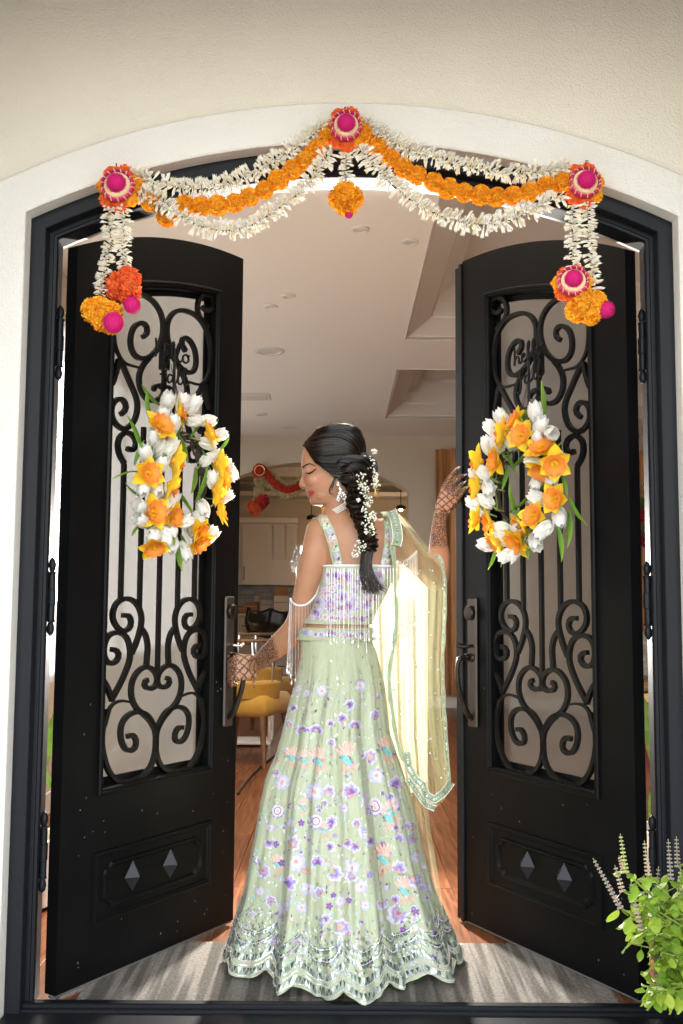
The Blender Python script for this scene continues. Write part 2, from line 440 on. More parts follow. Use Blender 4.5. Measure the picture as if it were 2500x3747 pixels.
for i in range(len(OUTA)-1):                   # fill the corners of the rectangle
    (a, b_), (c, d) = OUTA[i], OUTA[i+1]
    if a != c and abs(b_-d) > 1e-4: mb.add([(a, YB, b_), (c, YB, d), (a if b_ < d else c, YB, CEIL)], [(0, 1, 2)])
mb.box(XL, XR_, YB+.02, YB+.23, CEIL, 3.5)
struct('wall_rear', mb, m_wall, 30)
mb = MB()                                      # kitchen far wall with a window and a narrower transom above it
kx0, kx1, kz0, kz1 = -.645, -.46, 1.42, 1.95
wins = ((kx0, kx1, kz0, kz1),)
mb.box(-2.8, kx0, YK, YK+.12, 0, 3.4); mb.box(kx1, 1.9, YK, YK+.12, 0, 3.4); mb.box(kx0, kx1, YK, YK+.12, 0, kz0); mb.box(kx0, kx1, YK, YK+.12, kz1, 3.4)
mb.box(1.8, 1.9, YB+.25, YK, 0, 3.4)
struct('wall_kitchen', mb, m_wall)
m_clear = sheer('clear_glass', (.9, .9, .9), .06, 0, .05, .5)
kw = thing('kitchen_window', 'narrow bright kitchen window glimpsed beside the raised elbow of the woman', 'window', (0, YK, kz0))
for a, c, d, e in wins:
    q = MB(); q.box(a, a+.03, YK-.01, YK+.08, d, e); q.box(c-.03, c, YK-.01, YK+.08, d, e); q.box(a+.03, c-.03, YK-.01, YK+.08, e-.03, e); q.box(a+.03, c-.03, YK-.01, YK+.08, d, d+.03)
    q.build('window_frame', m_white, kw, 30)
    q = MB(); q.box(a+.03, c-.03, YK+.045, YK+.05, d+.03, e-.03); q.build('window_pane', m_clear, kw, 0)
# skirting boards
mb = MB(); mb.bbox(XL, XL+.015, .126, YB, 0, .12, .004); mb.bbox(.715, XR_, YB-.016, YB, 0, .12, .004)
struct('skirting', mb, m_white)

# ---------------------------------------------------------------- rug
mr_ = bpy.data.materials.new('striped_rug'); mr_.use_nodes = True; n = mr_.node_tree; b = n.nodes['Principled BSDF']; lk = n.links.new
tc = n.nodes.new('ShaderNodeTexCoord'); mp = n.nodes.new('ShaderNodeMapping'); mp.inputs['Rotation'].default_value = (0, 0, R(0)); lk(tc.outputs['Object'], mp.inputs[0])
wv = n.nodes.new('ShaderNodeTexNoise'); wv.inputs['Scale'].default_value = 7; wv.inputs['Detail'].default_value = 2
mp2 = n.nodes.new('ShaderNodeMapping'); mp2.inputs['Scale'].default_value = (4.2, .16, 1); lk(mp.outputs[0], mp2.inputs[0]); lk(mp2.outputs[0], wv.inputs[0])
cr = n.nodes.new('ShaderNodeValToRGB'); cr.color_ramp.elements[0].position = .44; cr.color_ramp.elements[0].color = (.135, .123, .112, 1); cr.color_ramp.elements[1].position = .56; cr.color_ramp.elements[1].color = (.27, .247, .224, 1)
lk(wv.outputs[0], cr.inputs[0])
nz = n.nodes.new('ShaderNodeTexNoise'); nz.inputs['Scale'].default_value = 130; nz.inputs['Detail'].default_value = 4; lk(tc.outputs['Object'], nz.inputs[0])
mx = n.nodes.new('ShaderNodeMix'); mx.data_type = 'RGBA'; mx.blend_type = 'OVERLAY'; mx.inputs[0].default_value = .55; lk(cr.outputs[0], mx.inputs[6]); lk(nz.outputs[0], mx.inputs[7]); lk(mx.outputs[2], b.inputs['Base Color'])
bp = n.nodes.new('ShaderNodeBump'); bp.inputs['Strength'].default_value = .9; bp.inputs['Distance'].default_value = .006; lk(nz.outputs[0], bp.inputs['Height']); lk(bp.outputs[0], b.inputs['Normal']); b.inputs['Roughness'].default_value = .95; b.inputs['Specular IOR Level'].default_value = .1
mb = MB(); mb.bbox(-.78, .79, .036, .56, .001, .010, .003)
rg = mb.build('rug', mr_, None, 40, origin=(0, .3, 0)); tag(rg, 'taupe striped entry rug under the hem of the skirt', 'rug')
# ================================================================ doors
XH, TL, TRr, DW, DT = .8366, 1.0113, 1.0471, .819, .044
def dray(px, py, s=-1, off=0.):
    # photo pixel -> (u, v) on the front plane of a door (off = metres in front of it)
    t = TL if s < 0 else TRr
    nrm = Vector((-s*math.sin(t), -math.cos(t), 0)); o = Vector((s*XH, .06, 0))+nrm*off; ax = Vector((-s*math.cos(t), math.sin(t), 0))
    d = ray(px, py); k = (o-CL).dot(nrm)/d.dot(nrm); P = CL+d*k
    return (P-o).dot(ax), P.z
def ztop(u): return .627+math.sqrt(1.81**2-(.8366-u)**2)
UC = .414; PU0, PU1, PV0 = .166, .662, .582
def zpan(u): return ztop(u)-.175
def off3(p): return p[0]*.6059+1550, p[1]*.6059+2100     # notes taken on enlargements of the right door
def off4(p): return p[0]*.6059+1550, p[1]*.6059+1000
# half of the scrollwork (traced on the right door, hinge half), as (u, v) then mirrored about the panel's centre
LOWER = {
 'big': [(870,1000),(842,990),(820,1015),(820,1060),(850,1085),(885,1070),(908,1010),(905,930),(870,875),(815,850),(760,865),(722,915),(702,985),(702,1070),(722,1160),(770,1230),(845,1270),(915,1275),(975,1215),(1008,1120),(1018,1020),(1005,910),(980,840),(950,800),(905,785),(852,792)],
 'heart': [(752,655),(772,672),(765,700),(730,708),(700,680),(700,630),(725,592),(765,578),(805,600),(838,650),(850,710),(845,770),(820,825),(780,860),(735,905),(705,960)],
 's2': [(970,475),(942,480),(925,510),(945,550),(985,558),(1010,520),(1012,450),(985,390),(935,372),(890,390),(865,440),(858,510),(870,570),(905,660),(945,740),(968,785)],
 's1': [(905,268),(872,270),(855,300),(865,345),(905,362),(945,330),(965,270),(945,200),(900,168),(850,175),(812,215),(793,280),(800,350),(822,430),(850,500)],
 'link': [(795,345),(768,385),(755,450),(758,520),(762,575)],
 'leaf': [(962,785),(985,720),(1015,660)],
 'leaf2': [(985,840),(1000,900),(1016,960)],
}
UPPER = {
 'arc': [(805,400),(780,375),(785,330),(822,315),(860,345),(877,410),(868,480),(830,525),(770,522),(720,475),(690,400),(685,320),(702,250),(745,185),(810,142),(880,128),(940,165),(972,250),(978,340),(970,440),(945,510),(905,560),(830,583)],
 'mid': [(765,525),(800,570),(822,630),(818,700),(785,765),(735,785),(690,760),(675,720),(695,692),(730,700),(738,722)],
 'low': [(935,540),(905,610),(870,690),(838,770),(832,840),(855,915),(905,955),(950,935),(982,880),(980,810),(945,775),(910,790),(900,835),(930,868)],
 'leafu': [(945,535),(960,610),(982,690)],
 'c2': [(890,1072),(860,1085),(838,1050),(850,1005),(890,978),(930,1000),(945,1050),(935,1110),(905,1165)],
 'tiny': [(455,215),(430,238),(402,225),(390,190),(410,150),(450,145),(478,180),(482,240),(462,290),(420,340)],
}
def uvp(L, f, s=1):
    return [dray(*f(p), s) for p in L]
def door(s, name, label):
    t = TL if s < 0 else TRr
    root = thing(name, label, 'door', (s*XH, .06, 0), (t if s < 0 else -t))
    X = lambda u: -s*u                       # door-local x
    def mbm(): return MB()
    # slab: stiles, arched top rail, bottom rail, all of one steel face
    q = MB(); n = 24
    def P(u, v, y): return (X(u), y, v)
    us = [DW*i/n for i in range(n+1)]
    def wallstrip(u0, u1, f0, f1, k=1):
        uu = [u0+(u1-u0)*i/k for i in range(k+1)]
        for y in (0, DT):
            rows = [[P(u, f0(u), y) for u in uu], [P(u, f1(u), y) for u in uu]]; q.grid(rows)
    zb = .02
    wallstrip(0, PU0, lambda u: zb, ztop, 6); wallstrip(PU1, DW, lambda u: zb, ztop, 6)
    wallstrip(PU0, PU1, lambda u: zb, lambda u: PV0, 1); wallstrip(PU0, PU1, zpan, ztop, 20)
    edge = [(0, zb)]+[(u, ztop(u)) for u in us]+[(DW, zb)]
    q.grid([[P(a, b, 0) for a, b in edge+[edge[0]]], [P(a, b, DT) for a, b in edge+[edge[0]]]])
    hole = [(PU0, PV0)]+[(PU0+(PU1-PU0)*i/20, zpan(PU0+(PU1-PU0)*i/20)) for i in range(21)]+[(PU1, PV0)]
    q.grid([[P(a, b, 0) for a, b in hole+[hole[0]]], [P(a, b, DT) for a, b in hole+[hole[0]]]])
    q.build('door_slab', m_door, root, 30, local=True)
    # moulding round the glazed panel
    q = MB(); prof = [(-.024, 0), (-.024, .006), (-.019, .010), (-.013, .010), (-.010, .006), (-.006, .006), (-.002, .002), (0, -.004)]
    rows = []
    for d, h in prof:
        l = [(PU0+d, PV0+d)]+[(PU0+d+(PU1-PU0-2*d)*i/20, zpan(PU0+(PU1-PU0)*i/20)-d) for i in range(21)]+[(PU1-d, PV0+d)]
        rows.append([P(a, b, -h) for a, b in l+[l[0]]])
    q.grid(rows); q.build('panel_moulding', m_door, root, 25, local=True)
    q = MB()
    g0 = .004
    l = [(PU0-g0, PV0-g0)]+[(PU0+(PU1-PU0)*i/20, zpan(PU0+(PU1-PU0)*i/20)+g0) for i in range(21)]+[(PU1+g0, PV0-g0)]
    q.add([P(a, b, DT-.006) for a, b in l], [tuple(range(len(l)))]); q.build('glass_pane', m_glass, root, 0, local=True)
    # sash behind the grille
    q = MB(); rows = []
    for d, y in [(0, .032), (.022, .032), (.022, .038)]:
        l = [(PU0+d, PV0+d)]+[(PU0+d+(PU1-PU0-2*d)*i/20, zpan(PU0+(PU1-PU0)*i/20)-d) for i in range(21)]+[(PU1-d, PV0+d)]
        rows.append([P(a, b, y) for a, b in l+[l[0]]])
    q.grid(rows); q.build('sash', m_door, root, 25, local=True)
    # wrought iron scrolls, both halves
    gy = .016
    def bar(nm, uv, r=.0105, taper=False, smoothn=6, flat=1.):
        pts = catmull(uv, smoothn) if len(uv) > 2 else [Vector((a, b, 0)) for a, b in uv]
        pts = resample(pts, max(4, int(plen(pts)/.012)))
        for m in (1, -1):
            path = [P(UC+m*(p.x-UC), p.y, gy) for p in pts]; N = len(path)
            rr = [r*(.45+.55*min(1, 4*(1-i/N)) if taper else 1) for i in range(N)]
            q = MB(); q.tube(path, rr, 4, upv=(0, 1, 0)); q.build(nm, m_iron, root, 30, local=True)
    def half(L, f):                          # keep to the hinge half: u < centre
        return uvp(L, f)
    for k, L in LOWER.items(): bar('scroll', half(L, off3), taper=k in ('leaf', 'leaf2', 'big'))
    for k, L in UPPER.items():
        uv = half(L, off4)
        if k == 'tiny': uv = [(2*UC-a, b) for a, b in uv]
        bar('scroll', uv, taper=k in ('leafu', 'arc'))
    b3 = lambda px, y0, y1: [dray(*off4((px, y0)), 1), dray(*off3((px, y1)), 1)]
    for uv in ([(.236, dray(*off4((905, 1165)), 1)[1]), (.236, dray(*off3((918, 172)), 1)[1])],
               [(.322, 1.72), (.322, dray(*off3((795, 215)), 1)[1])]): bar('bar', uv, .0095)
    q = MB(); q.tube([P(UC, dray(*off4((650, 330)), 1)[1], gy), P(UC, dray(*off3((697, 620)), 1)[1], gy)], .0095, 4, upv=(0, 1, 0)); q.build('bar', m_iron, root, 30, local=True)
    q = MB(); q.bbox(X(UC)-.016, X(UC)+.016, gy-.014, gy+.014, 1.93, 2.02, .003); q.build('collar', m_iron, root, 30, local=True)
    # kick panel with two pyramids
    q = MB(); k0, k1, kz0_, kz1_ = .135, .684, .178, .392
    for ins in ((0, .007, .014),):
        rows = []
        for d, h in [(0, 0), (.002, .007), (.010, .009), (.013, .005), (.018, .005), (.022, 0)]:
            rows.append([P(k0+d, kz0_+d, -h), P(k1-d, kz0_+d, -h), P(k1-d, kz1_-d, -h), P(k0+d, kz1_-d, -h), P(k0+d, kz0_+d, -h)])
        q.grid(rows)
    q.build('kick_moulding', m_door, root, 20, local=True)
    q = MB(); rows = []
    for d, h in [(0, 0), (.003, .006), (.010, .008), (.014, .003), (.017, 0)]:
        a0, a1, c0, c1, c = .176+d, .638-d, .218+d, .352-d, .030
        l = [(a0+c, c0), (a1-c, c0), (a1-c*.8, c0+c*.4), (a1-c*.2, c0+c*.6), (a1, c0+c), (a1, c1-c), (a1-c*.2, c1-c*.6), (a1-c*.8, c1-c*.4), (a1-c, c1), (a0+c, c1), (a0+c*.8, c1-c*.4), (a0+c*.2, c1-c*.6), (a0, c1-c), (a0, c0+c), (a0+c*.2, c0+c*.6), (a0+c*.8, c0+c*.4)]
        rows.append([P(a, b, -h) for a, b in l+[l[0]]])
    q.grid(rows); q.build('kick_panel', m_door, root, 20, local=True)
    for u in (.305, .480):
        q = MB(); hw, hh, dp = .036, .047, .030
        q.add([P(u-hw, .288, 0), P(u, .288-hh, 0), P(u+hw, .288, 0), P(u, .288+hh, 0), P(u, .288, -dp)], [(0, 1, 4), (1, 2, 4), (2, 3, 4), (3, 0, 4)])
        q.build('pyramid_boss', m_pyr, root, 0, local=True)
    # handle set near the free edge
    q = MB(); q.bbox(X(.761)-.027, X(.761)+.027, -.012, .0, .705, 1.168, .005); hp = q.build('handle_plate', m_bronze_l, root, 30, local=True)
    q = MB(); q.lathe([(.0, 0), (.026, 0), (.026, .012), (.023, .016), (.010, .017)], TRS((X(.762), -.012, 1.113), align((0, -1, 0))), 18)
    if s < 0: q.lathe([(.012, 0), (.012, .004), (.003, .004)], TRS((X(.762), -.029, 1.113), align((0, -1, 0))), 12)
    q.build('deadbolt', m_bronze, root, 30, local=True)
    q = MB(); q.tube(catmull([P(.755, .995, -.012), P(.757, .993, -.03), P(.768, .992, -.05), P(.780, 1.0, -.058)], 5), [.006]*11+[.009]*5, 8)
    q.build('thumb_latch', m_chrome if s < 0 else m_bronze, root, 60, local=True)
    q = MB(); q.tube(catmull([P(.762, .952, -.010), P(.762, .955, -.035), P(.763, .950, -.062), P(.764, .92, -.072), P(.764, .86, -.070), P(.763, .80, -.052), P(.762, .755, -.030), P(.762, .735, -.010)], 7), [.012]*8+[.0095]*8+[.008]*10+[.0095]*12+[.011]*12, 10)
    q.lathe([(.018, 0), (.016, .006), (.009, .012)], TRS((X(.762), -.011, .952), align((0, -1, 0))), 14)
    q.build('grip', m_bronze, root, 60, local=True)
    # three barrel hinges with finials
    for zc in (.42, 1.16, 1.93):
        q = MB(); M = TRS((X(-.018), .048, zc))
        q.lathe([(.002, -.115), (.009, -.108), (.012, -.095), (.009, -.080), (.007, -.076), (.013, -.074), (.013, -.070), (.011, -.068), (.011, -.024), (.013, -.022), (.013, .022), (.011, .024), (.011, .068), (.013, .070), (.013, .074), (.007, .076), (.009, .080), (.012, .095), (.009, .108), (.002, .118)], M, 12)
        q.build('hinge', m_frame, root, 30, local=True)
    # sweep under the door
    q = MB(); q.bbox(X(DW) if s > 0 else 0, 0 if s > 0 else X(DW), .006, .03, .010, .0195, .002); q.build('door_sweep', mat('sweep_grey', (.16, .155, .15), .6), root, 30, local=True)
    if s > 0:
        q = MB(); q.bbox(-.874, -.820, .004, .030, .012, 2.425, .003); q.bbox(-.836, -.8195, -.009, .004, .012, 2.43, .003); q.build('astragal', m_frame, root, 30, local=True)
    # dust specks show on the black paint
    q = MB(); rs = random.Random(4+s)
    for i in range(46 if s < 0 else 16):
        u = rs.uniform(.05, .80); v = rs.choice([rs.uniform(.05, .55), rs.uniform(.05, .9)])
        if PU0-.03 < u < PU1+.03 and v > .55: u = rs.choice([rs.uniform(.03, .13), rs.uniform(.70, .8)])
        if .13 < u < .69 and .17 < v < .40: continue
        q.ell(P(u, v, -.0006), (rs.uniform(.0012, .003), .0008, rs.uniform(.0012, .004)), None, 6, 3)
    q.build('paint_fleck', mat('fleck', (.2, .2, .2), .8), root, 60, local=True, kind='stuff')
    return root
m_glass = sheer('screened_glass', (.045, .045, .043), .74, .62, .2, .35)
m_glass.node_tree.nodes['Translucent BSDF'].inputs[0].default_value = (.31, .31, .302, 1)
m_pyr = mat('pyramid_metal', (.022, .022, .026), .38, metal=.3)
door_l = door(-1, 'entry_door', 'left black iron door leaf with pale glass behind its scrollwork')
door_r = door(1, 'entry_door', 'right black iron door leaf with dark glass behind its scrollwork')

# "hello fall" lettering behind each wreath
def letters():
    # strokes in a 1-unit x-height hand
    A = []
    def st(*p): A.append(p)
    st((0, 2.2), (.05, 1.2), (.0, 0)); st((.02, .6), (.35, 1.0), (.6, .75), (.62, .15), (.8, 0), (1.0, .2))
    st((1.0, .45), (1.35, .7), (1.3, 1.0), (1.05, .85), (1.02, .3), (1.3, 0), (1.65, .2))
    st((1.65, .2), (2.0, 1.6), (1.95, 2.2), (1.75, 1.6), (1.8, .3), (2.1, 0), (2.3, .2)); st((2.3, .2), (2.65, 1.6), (2.6, 2.2), (2.4, 1.6), (2.45, .3), (2.75, 0), (3.0, .3))
    st((3.35, 1.0), (3.05, .7), (3.1, .15), (3.4, 0), (3.7, .3), (3.6, .85), (3.35, 1.0), (3.8, .9))
    B = []
    def s2(*p): B.append([(a+.55, b-2.75) for a, b in p])
    s2((.75, 1.9), (.5, 2.1), (.3, 1.5), (.3, 0), (.1, -.9), (-.2, -.6)); s2((0, .8), (.35, .9), (.7, .95))
    s2((1.35, .9), (1.0, .95), (.8, .4), (1.0, 0), (1.35, .4), (1.4, .95), (1.4, .3), (1.6, 0), (1.85, .3))
    s2((1.85, .3), (2.25, 1.6), (2.2, 2.1), (2.0, 1.6), (2.0, .3), (2.25, 0), (2.5, .3)); s2((2.5, .3), (2.9, 1.6), (2.85, 2.1), (2.65, 1.6), (2.65, .3), (2.95, 0), (3.3, .35))
    return A+B
for s, (pa, pb), lab in ((-1, ((570, 1305), (690, 1330)), 'black "hello fall" script sign on the left door above its wreath'), (1, ((1883, 1340), (1985, 1290)), 'black "hello fall" script sign on the right door above its wreath')):
    t = TL if s < 0 else TRr
    offd = .03
    nrm = Vector((-s*math.sin(t), -math.cos(t), 0)); ax = Vector((-s*math.cos(t), math.sin(t), 0)); o0 = Vector((s*XH, .06, 0))+nrm*offd
    (u0, v0), (u1, v1) = dray(*pa, s, offd), dray(*pb, s, offd)
    ex = ax*(u1-u0)/3.7+Vector((0, 0, 1))*((v1-v0)/3.7); ey = Vector((0, 0, 1))*.0285
    q = MB()
    for L in letters():
        path = [o0+ax*u0+Vector((0, 0, v0))+ex*a+ey*b for a, b in [(p.x, p.y) for p in catmull(L, 5)]]
        q.tube(path, .0038, 6, flat=1)
    q.tube([o0+ax*(UC)+Vector((0, 0, 2.0)), o0+ax*UC+Vector((0, 0, 1.70))], .006, 4)
    sg = q.build('lettered_sign', m_iron, None, 60, origin=o0+ax*u0+Vector((0, 0, v0))); tag(sg, lab, 'sign')
# ================================================================ flower toran over the door
m_mari = mat('marigold_orange', (.86, .30, .010), .8, vcol=True, trans=.25)
m_buds = mat('jasmine_cream', (.78, .72, .58), .75, vcol=True, trans=.25)
m_pom = mat('magenta_pompom', (.62, .004, .16), .85, vcol=True)
m_gold = mat('gold_thread', (.85, .55, .22), .35, metal=.7)
m_string = mat('green_string', (.16, .17, .06), .8)
rg_ = random.Random(11)
def ruffle_ball(r, cols, n=190, squash=(1, 1, 1), seed=0, petal=.40, core=.80):
    # dense ball of crumpled petal tips round a core
    q = MB(); rr = random.Random(seed); c0 = cols[0]
    q.ell((0, 0, 0), tuple(r*core*k for k in squash), None, 14, 9, col=tuple(c*.8 for c in c0))  # darker core: shade in the gaps between petals put into the colour
    for i in range(n):
        z = 1-2*(i+.5)/n; a = i*2.39996+rr.uniform(-.25, .25); d = Vector((math.sqrt(1-z*z)*math.cos(a), math.sqrt(1-z*z)*math.sin(a), z))
        t = d.orthogonal().normalized(); t = Matrix.Rotation(rr.uniform(0, 2*PI), 3, d) @ t; b2 = d.cross(t)
        w_ = r*petal*rr.uniform(.7, 1.2); base = d*r*(core-.10); h = r*(1+rr.uniform(-.08, .10)-core+.10)
        tilt = t*rr.uniform(-.12, .12)*r
        c = rr.choice(cols); k = rr.uniform(.85, 1.1); c = tuple(min(1, x*k) for x in c)
        pts = [base-b2*w_*.35, base+b2*w_*.35]
        top = [(-.55, .72), (-.3, 1.02), (0, .88), (.3, 1.05), (.55, .75)]
        vs = pts+[base+b2*w_*x+d*h*y+tilt+t*w_*.22*((j % 2)-.5) for j, (x, y) in enumerate(top)]
        vs = [Vector((p.x*squash[0], p.y*squash[1], p.z*squash[2])) for p in vs]
        q.add(vs, [(0, 1, 6, 5, 4, 3, 2)], c)
    return q
OR = [(1., .50, .018), (1., .43, .012), (1., .56, .04), (.96, .35, .008)]
DEEP = [(.90, .16, .02), (.86, .11, .015), (.93, .22, .04)]
MARI = [ruffle_ball(.0288, OR, 230, (1.06, 1, .98), sd).mesh('marigold', m_mari, 0) for sd in range(4)]
def pom(r, sd, n=420):
    q = MB(); rr = random.Random(sd); q.ell((0, 0, 0), r*.9, None, 14, 9, col=(.55, .004, .15))
    for i in range(n):
        z = 1-2*(i+.5)/n; a = i*2.39996; d = Vector((math.sqrt(1-z*z)*math.cos(a), math.sqrt(1-z*z)*math.sin(a), z))
        t = d.orthogonal().normalized()*r*.07; e = d*r*rr.uniform(.97, 1.07)+Vector((rr.uniform(-1, 1), rr.uniform(-1, 1), rr.uniform(-1, 1)))*r*.05
        k = rr.uniform(.75, 1.25); q.add([d*r*.8-t, d*r*.8+t, e], [(0, 1, 2)], (.62*k, .004, .17*k))
    return q
toran = thing('flower_garland', 'orange marigold and cream jasmine garland draped across the arched doorway', 'garland', (0, -.12, 2.35))
YG = -.105
def pmap(L, ox, oy=300, k=.7972, Y=YG): return [W(a*k+ox, b*k+oy, Y) for a, b in L]
balls = pmap([(640,490),(695,550),(758,603),(850,563),(925,572),(1000,568),(1078,556),(1145,527),(1215,495),(1278,450),(1342,405),(1402,362),(1448,312),(1500,246)], 0)+pmap([(105,245),(165,300),(225,350),(285,395),(347,428),(425,460),(490,490),(562,508),(640,520),(714,528),(788,521),(864,505),(940,482),(1010,460)], 1250)
for i, p in enumerate(balls):
    yy = .0 if i not in (2,) else .03
    inst('marigold', MARI[i % 4], toran, TRS(p+Vector((0, yy, 0)), Matrix.Rotation(rg_.uniform(0, 6), 3, 'Z') @ Matrix.Rotation(rg_.uniform(0, 6), 3, 'X'), rg_.uniform(.92, 1.06)))
for a, b in ((0, 14), (14, 28)):
    q = MB(); q.tube(balls[a:b], .002, 5); q.build('cord', m_string, toran)
BUD = []
for sd in range(6):
    q = MB(); rr = random.Random(sd); L = .033+rr.uniform(-.006, .005); bend = rr.uniform(-.006, .006)
    c = rr.choice([(.95, .92, .82), (.95, .90, .74), (.92, .82, .62), (.96, .94, .88)])
    pts = [(0, 0, 0), (bend*.3, 0, L*.3), (bend*.8, 0, L*.62), (bend, 0, L*.85), (bend*1.1, 0, L)]
    q.tube(pts, [.0014, .0018, .0038, .0034, .0006], 6, c)
    for k in range(2):
        a = k*3.1+rr.random(); q.tube([(bend*.6, 0, L*.45), (bend+.0035*math.cos(a), .0035*math.sin(a), L*.75), (bend+.006*math.cos(a), .006*math.sin(a), L*1.02)], [.0016, .0024, .0004], 4, tuple(x*rr.uniform(.92, 1.05) for x in c))
    BUD.append(q)
BUDM = [q.mesh('jasmine_bud', m_buds, 60) for q in BUD]
NB = [0]
rest = MB()
def buds(P, dens=.0048, spread=1.0, lenk=1.0):
    P = resample(P, max(3, int(plen(P)/dens)))
    q = MB(); q.tube(P[::3]+[P[-1]], .003, 5); st = q.build('jasmine_string', m_buds, toran)
    for i, p in enumerate(P):
        t = (P[min(i+1, len(P)-1)]-P[max(i-1, 0)]).normalized()
        for k in range(3):
            a = rg_.uniform(0, 2*PI); o_ = Matrix.Rotation(a, 3, t) @ t.orthogonal().normalized()
            d = (o_*spread+t*rg_.uniform(-.25, .45)+Vector((0, 0, -.15))).normalized()
            if d.y > .4: d.y = -d.y
            M = TRS(p+Vector((0, -.004, 0)), align(d), rg_.uniform(.75, 1.1)*lenk)
            j = rg_.randrange(6)
            if NB[0] < 300 and k == 0: inst('jasmine_bud', BUDM[j], st, M); NB[0] += 1
            else: rest.add([M @ Vector(v) for v in BUD[j].v], BUD[j].f, BUD[j].c[0])
LU = pmap([(1505,195),(1440,240),(1380,290),(1300,345),(1200,400),(1100,450),(1000,488),(900,492),(800,483),(720,465),(620,430)], 0, Y=-.10)
LL = pmap([(640,525),(690,520),(760,560),(830,615),(900,655),(1000,683),(1080,682),(1170,652),(1260,592),(1350,530),(1430,450),(1515,330)], 0, Y=-.115)
RU = pmap([(80,195),(180,240),(260,290),(350,325),(450,362),(550,385),(650,405),(750,420),(850,420),(950,410),(1030,400)], 1250, Y=-.10)
RL = pmap([(80,305),(150,390),(220,460),(300,530),(380,580),(470,620),(560,647),(650,657),(740,645),(830,610),(910,570),(1010,525)], 1250, Y=-.115)
for P in (RL, LL, RU, LU): buds(P)
for L, ox in (([(505,575),(500,640),(510,720),(497,800),(485,880),(465,975)], 0), ([(572,580),(568,650),(570,740),(568,800),(572,860)], 0), ([(1063,570),(1058,640),(1062,720),(1058,790),(1062,850)], 1250), ([(1128,560),(1130,640),(1132,720),(1140,800),(1150,880),(1162,950)], 1250), ([(20,330),(22,400),(18,465)], 1250)):
    buds(pmap(L, ox, Y=-.11), .0046, 1.0, .8)
rest.build('jasmine_buds', m_buds, toran, 60, kind='stuff')
# medallions: scalloped felt flower, gold and magenta ring, pompom
def medallion(nm, c, r, tilt=None, felt=DEEP, sy=1.25):
    M = TRS(c, tilt if tilt is not None else align((0, -1, .05), (0, 0, 1)))
    q = MB(); rr = random.Random(int(c.x*1000))
    for k in range(7):
        a = 2*PI*k/7+.3; ball = ruffle_ball(r*.44, felt if k % 3 else OR, 90, (1, 1, .55), k)
        off = Vector((math.cos(a)*r*.62*1.0, math.sin(a)*r*.62*sy, -.006)); q.add([M @ (Vector(v)+off) for v in ball.v], ball.f, None); q.c[-len(ball.f):] = ball.c
    o = q.build('felt_flower', m_mari, toran, 0)
    q = MB(); q.lathe([(r*.60, .010), (r*.62, .018), (r*.2, .020)], M, 24); q.build('backing_disc', m_gold, o, 40)
    N = 44; qa, qb = MB(), MB(); qa.lathe([(r*.74, .006), (r*.78, .014), (r*.74, .024), (r*.66, .026), (r*.60, .018), (r*.60, .008)], M, 30)
    for k in range(N):
        a0, a1 = 2*PI*k/N, 2*PI*(k+.9)/N
        if k % 3 == 0: qb.tube([M @ Vector((r*.63*math.cos(a0), r*.61*math.sin(a0), .022)), M @ Vector((r*.69*math.cos((a0+a1)/2), r*.69*math.sin((a0+a1)/2), .0285)), M @ Vector((r*.78*math.cos(a1), r*.78*math.sin(a1), .016))], r*.028, 5)
        for s_ in range(2):
            a = a0+s_*.07; qb.tube([M @ Vector((r*.40*math.cos(a), r*.40*math.sin(a), .024)), M @ Vector((r*.57*math.cos(a+.05), r*.57*math.sin(a+.05), .022))], r*.018, 4)
    qa.build('braid_ring', m_pomflat, o); qb.build('gold_ring', m_goldlt, o)
    pm = pom(r*.47, 3); q = MB(); q.add([M @ (Vector(v)+Vector((0, 0, .030))) for v in pm.v], pm.f, None); q.c = pm.c; q.build('pompom', m_pom, o, 0)
m_pomflat = mat('magenta_braid', (.55, .01, .12), .6); m_goldlt = mat('pale_gold_thread', (.88, .66, .40), .5, metal=.2)
medallion('m', W(434, 687, -.12), .063); medallion('m', W(1267, 470, -.12), .060); medallion('m', W(2137, 676, -.12), .060)
for px, py in ((428, 610), (1262, 405), (2142, 600)):
    q = MB(); p = W(px, py, -.10); q.tube([p+Vector((0, .05, -.02)), p+Vector((0, 0, -.015)), p+Vector((0, -.01, .006)), p+Vector((.003, -.02, 0))], .0018, 5); q.build('wire_hook', m_iron, toran)
def cluster(c, r, cols, sd, nm='marigold_tassel'):
    q = MB(); rr = random.Random(sd)
    for k in range(6):
        d = Vector((rr.uniform(-1, 1), rr.uniform(-.6, .6), rr.uniform(-.8, .8)))*r*.5
        b = ruffle_ball(r*.62, cols, 130, (1, 1, 1), sd*10+k); q.add([Vector(v)+c+d for v in b.v], b.f, None); q.c[-len(b.f):] = b.c
    return q.build(nm, m_mari, toran, 0)
def pomat(px, py, Y, r, par=None):
    q = pom(r, int(px)); c = W(px, py, Y); q.v = [tuple(Vector(v)+c) for v in q.v]; return q.build('pompom', m_pom, par or toran, 0)
k = .7972
t1 = cluster(W(575*k, 935*k+300, -.125), .056, [(.92, .16, .03), (.95, .24, .07), (.86, .11, .02)], 1); pomat(607*k, 1025*k+300, -.135, .026, t1)
t2 = cluster(W(462*k, 1062*k+300, -.13), .058, OR, 2); pomat(522*k, 1105*k+300, -.165, .031, t2)
t3 = cluster(W(1250+1132*k, 1025*k+300, -.13), .058, OR, 3); pomat(1250+1215*k, 1045*k+300, -.14, .026, t3)
medallion('m', W(1250+1062*k, 925*k+300, -.13), .058, align((-.15, -1, .15)), sy=1.0)
q = MB(); b = ruffle_ball(.050, OR, 330, (1, 1, .95), 9, .3); c = W(1266, 730, -.12)
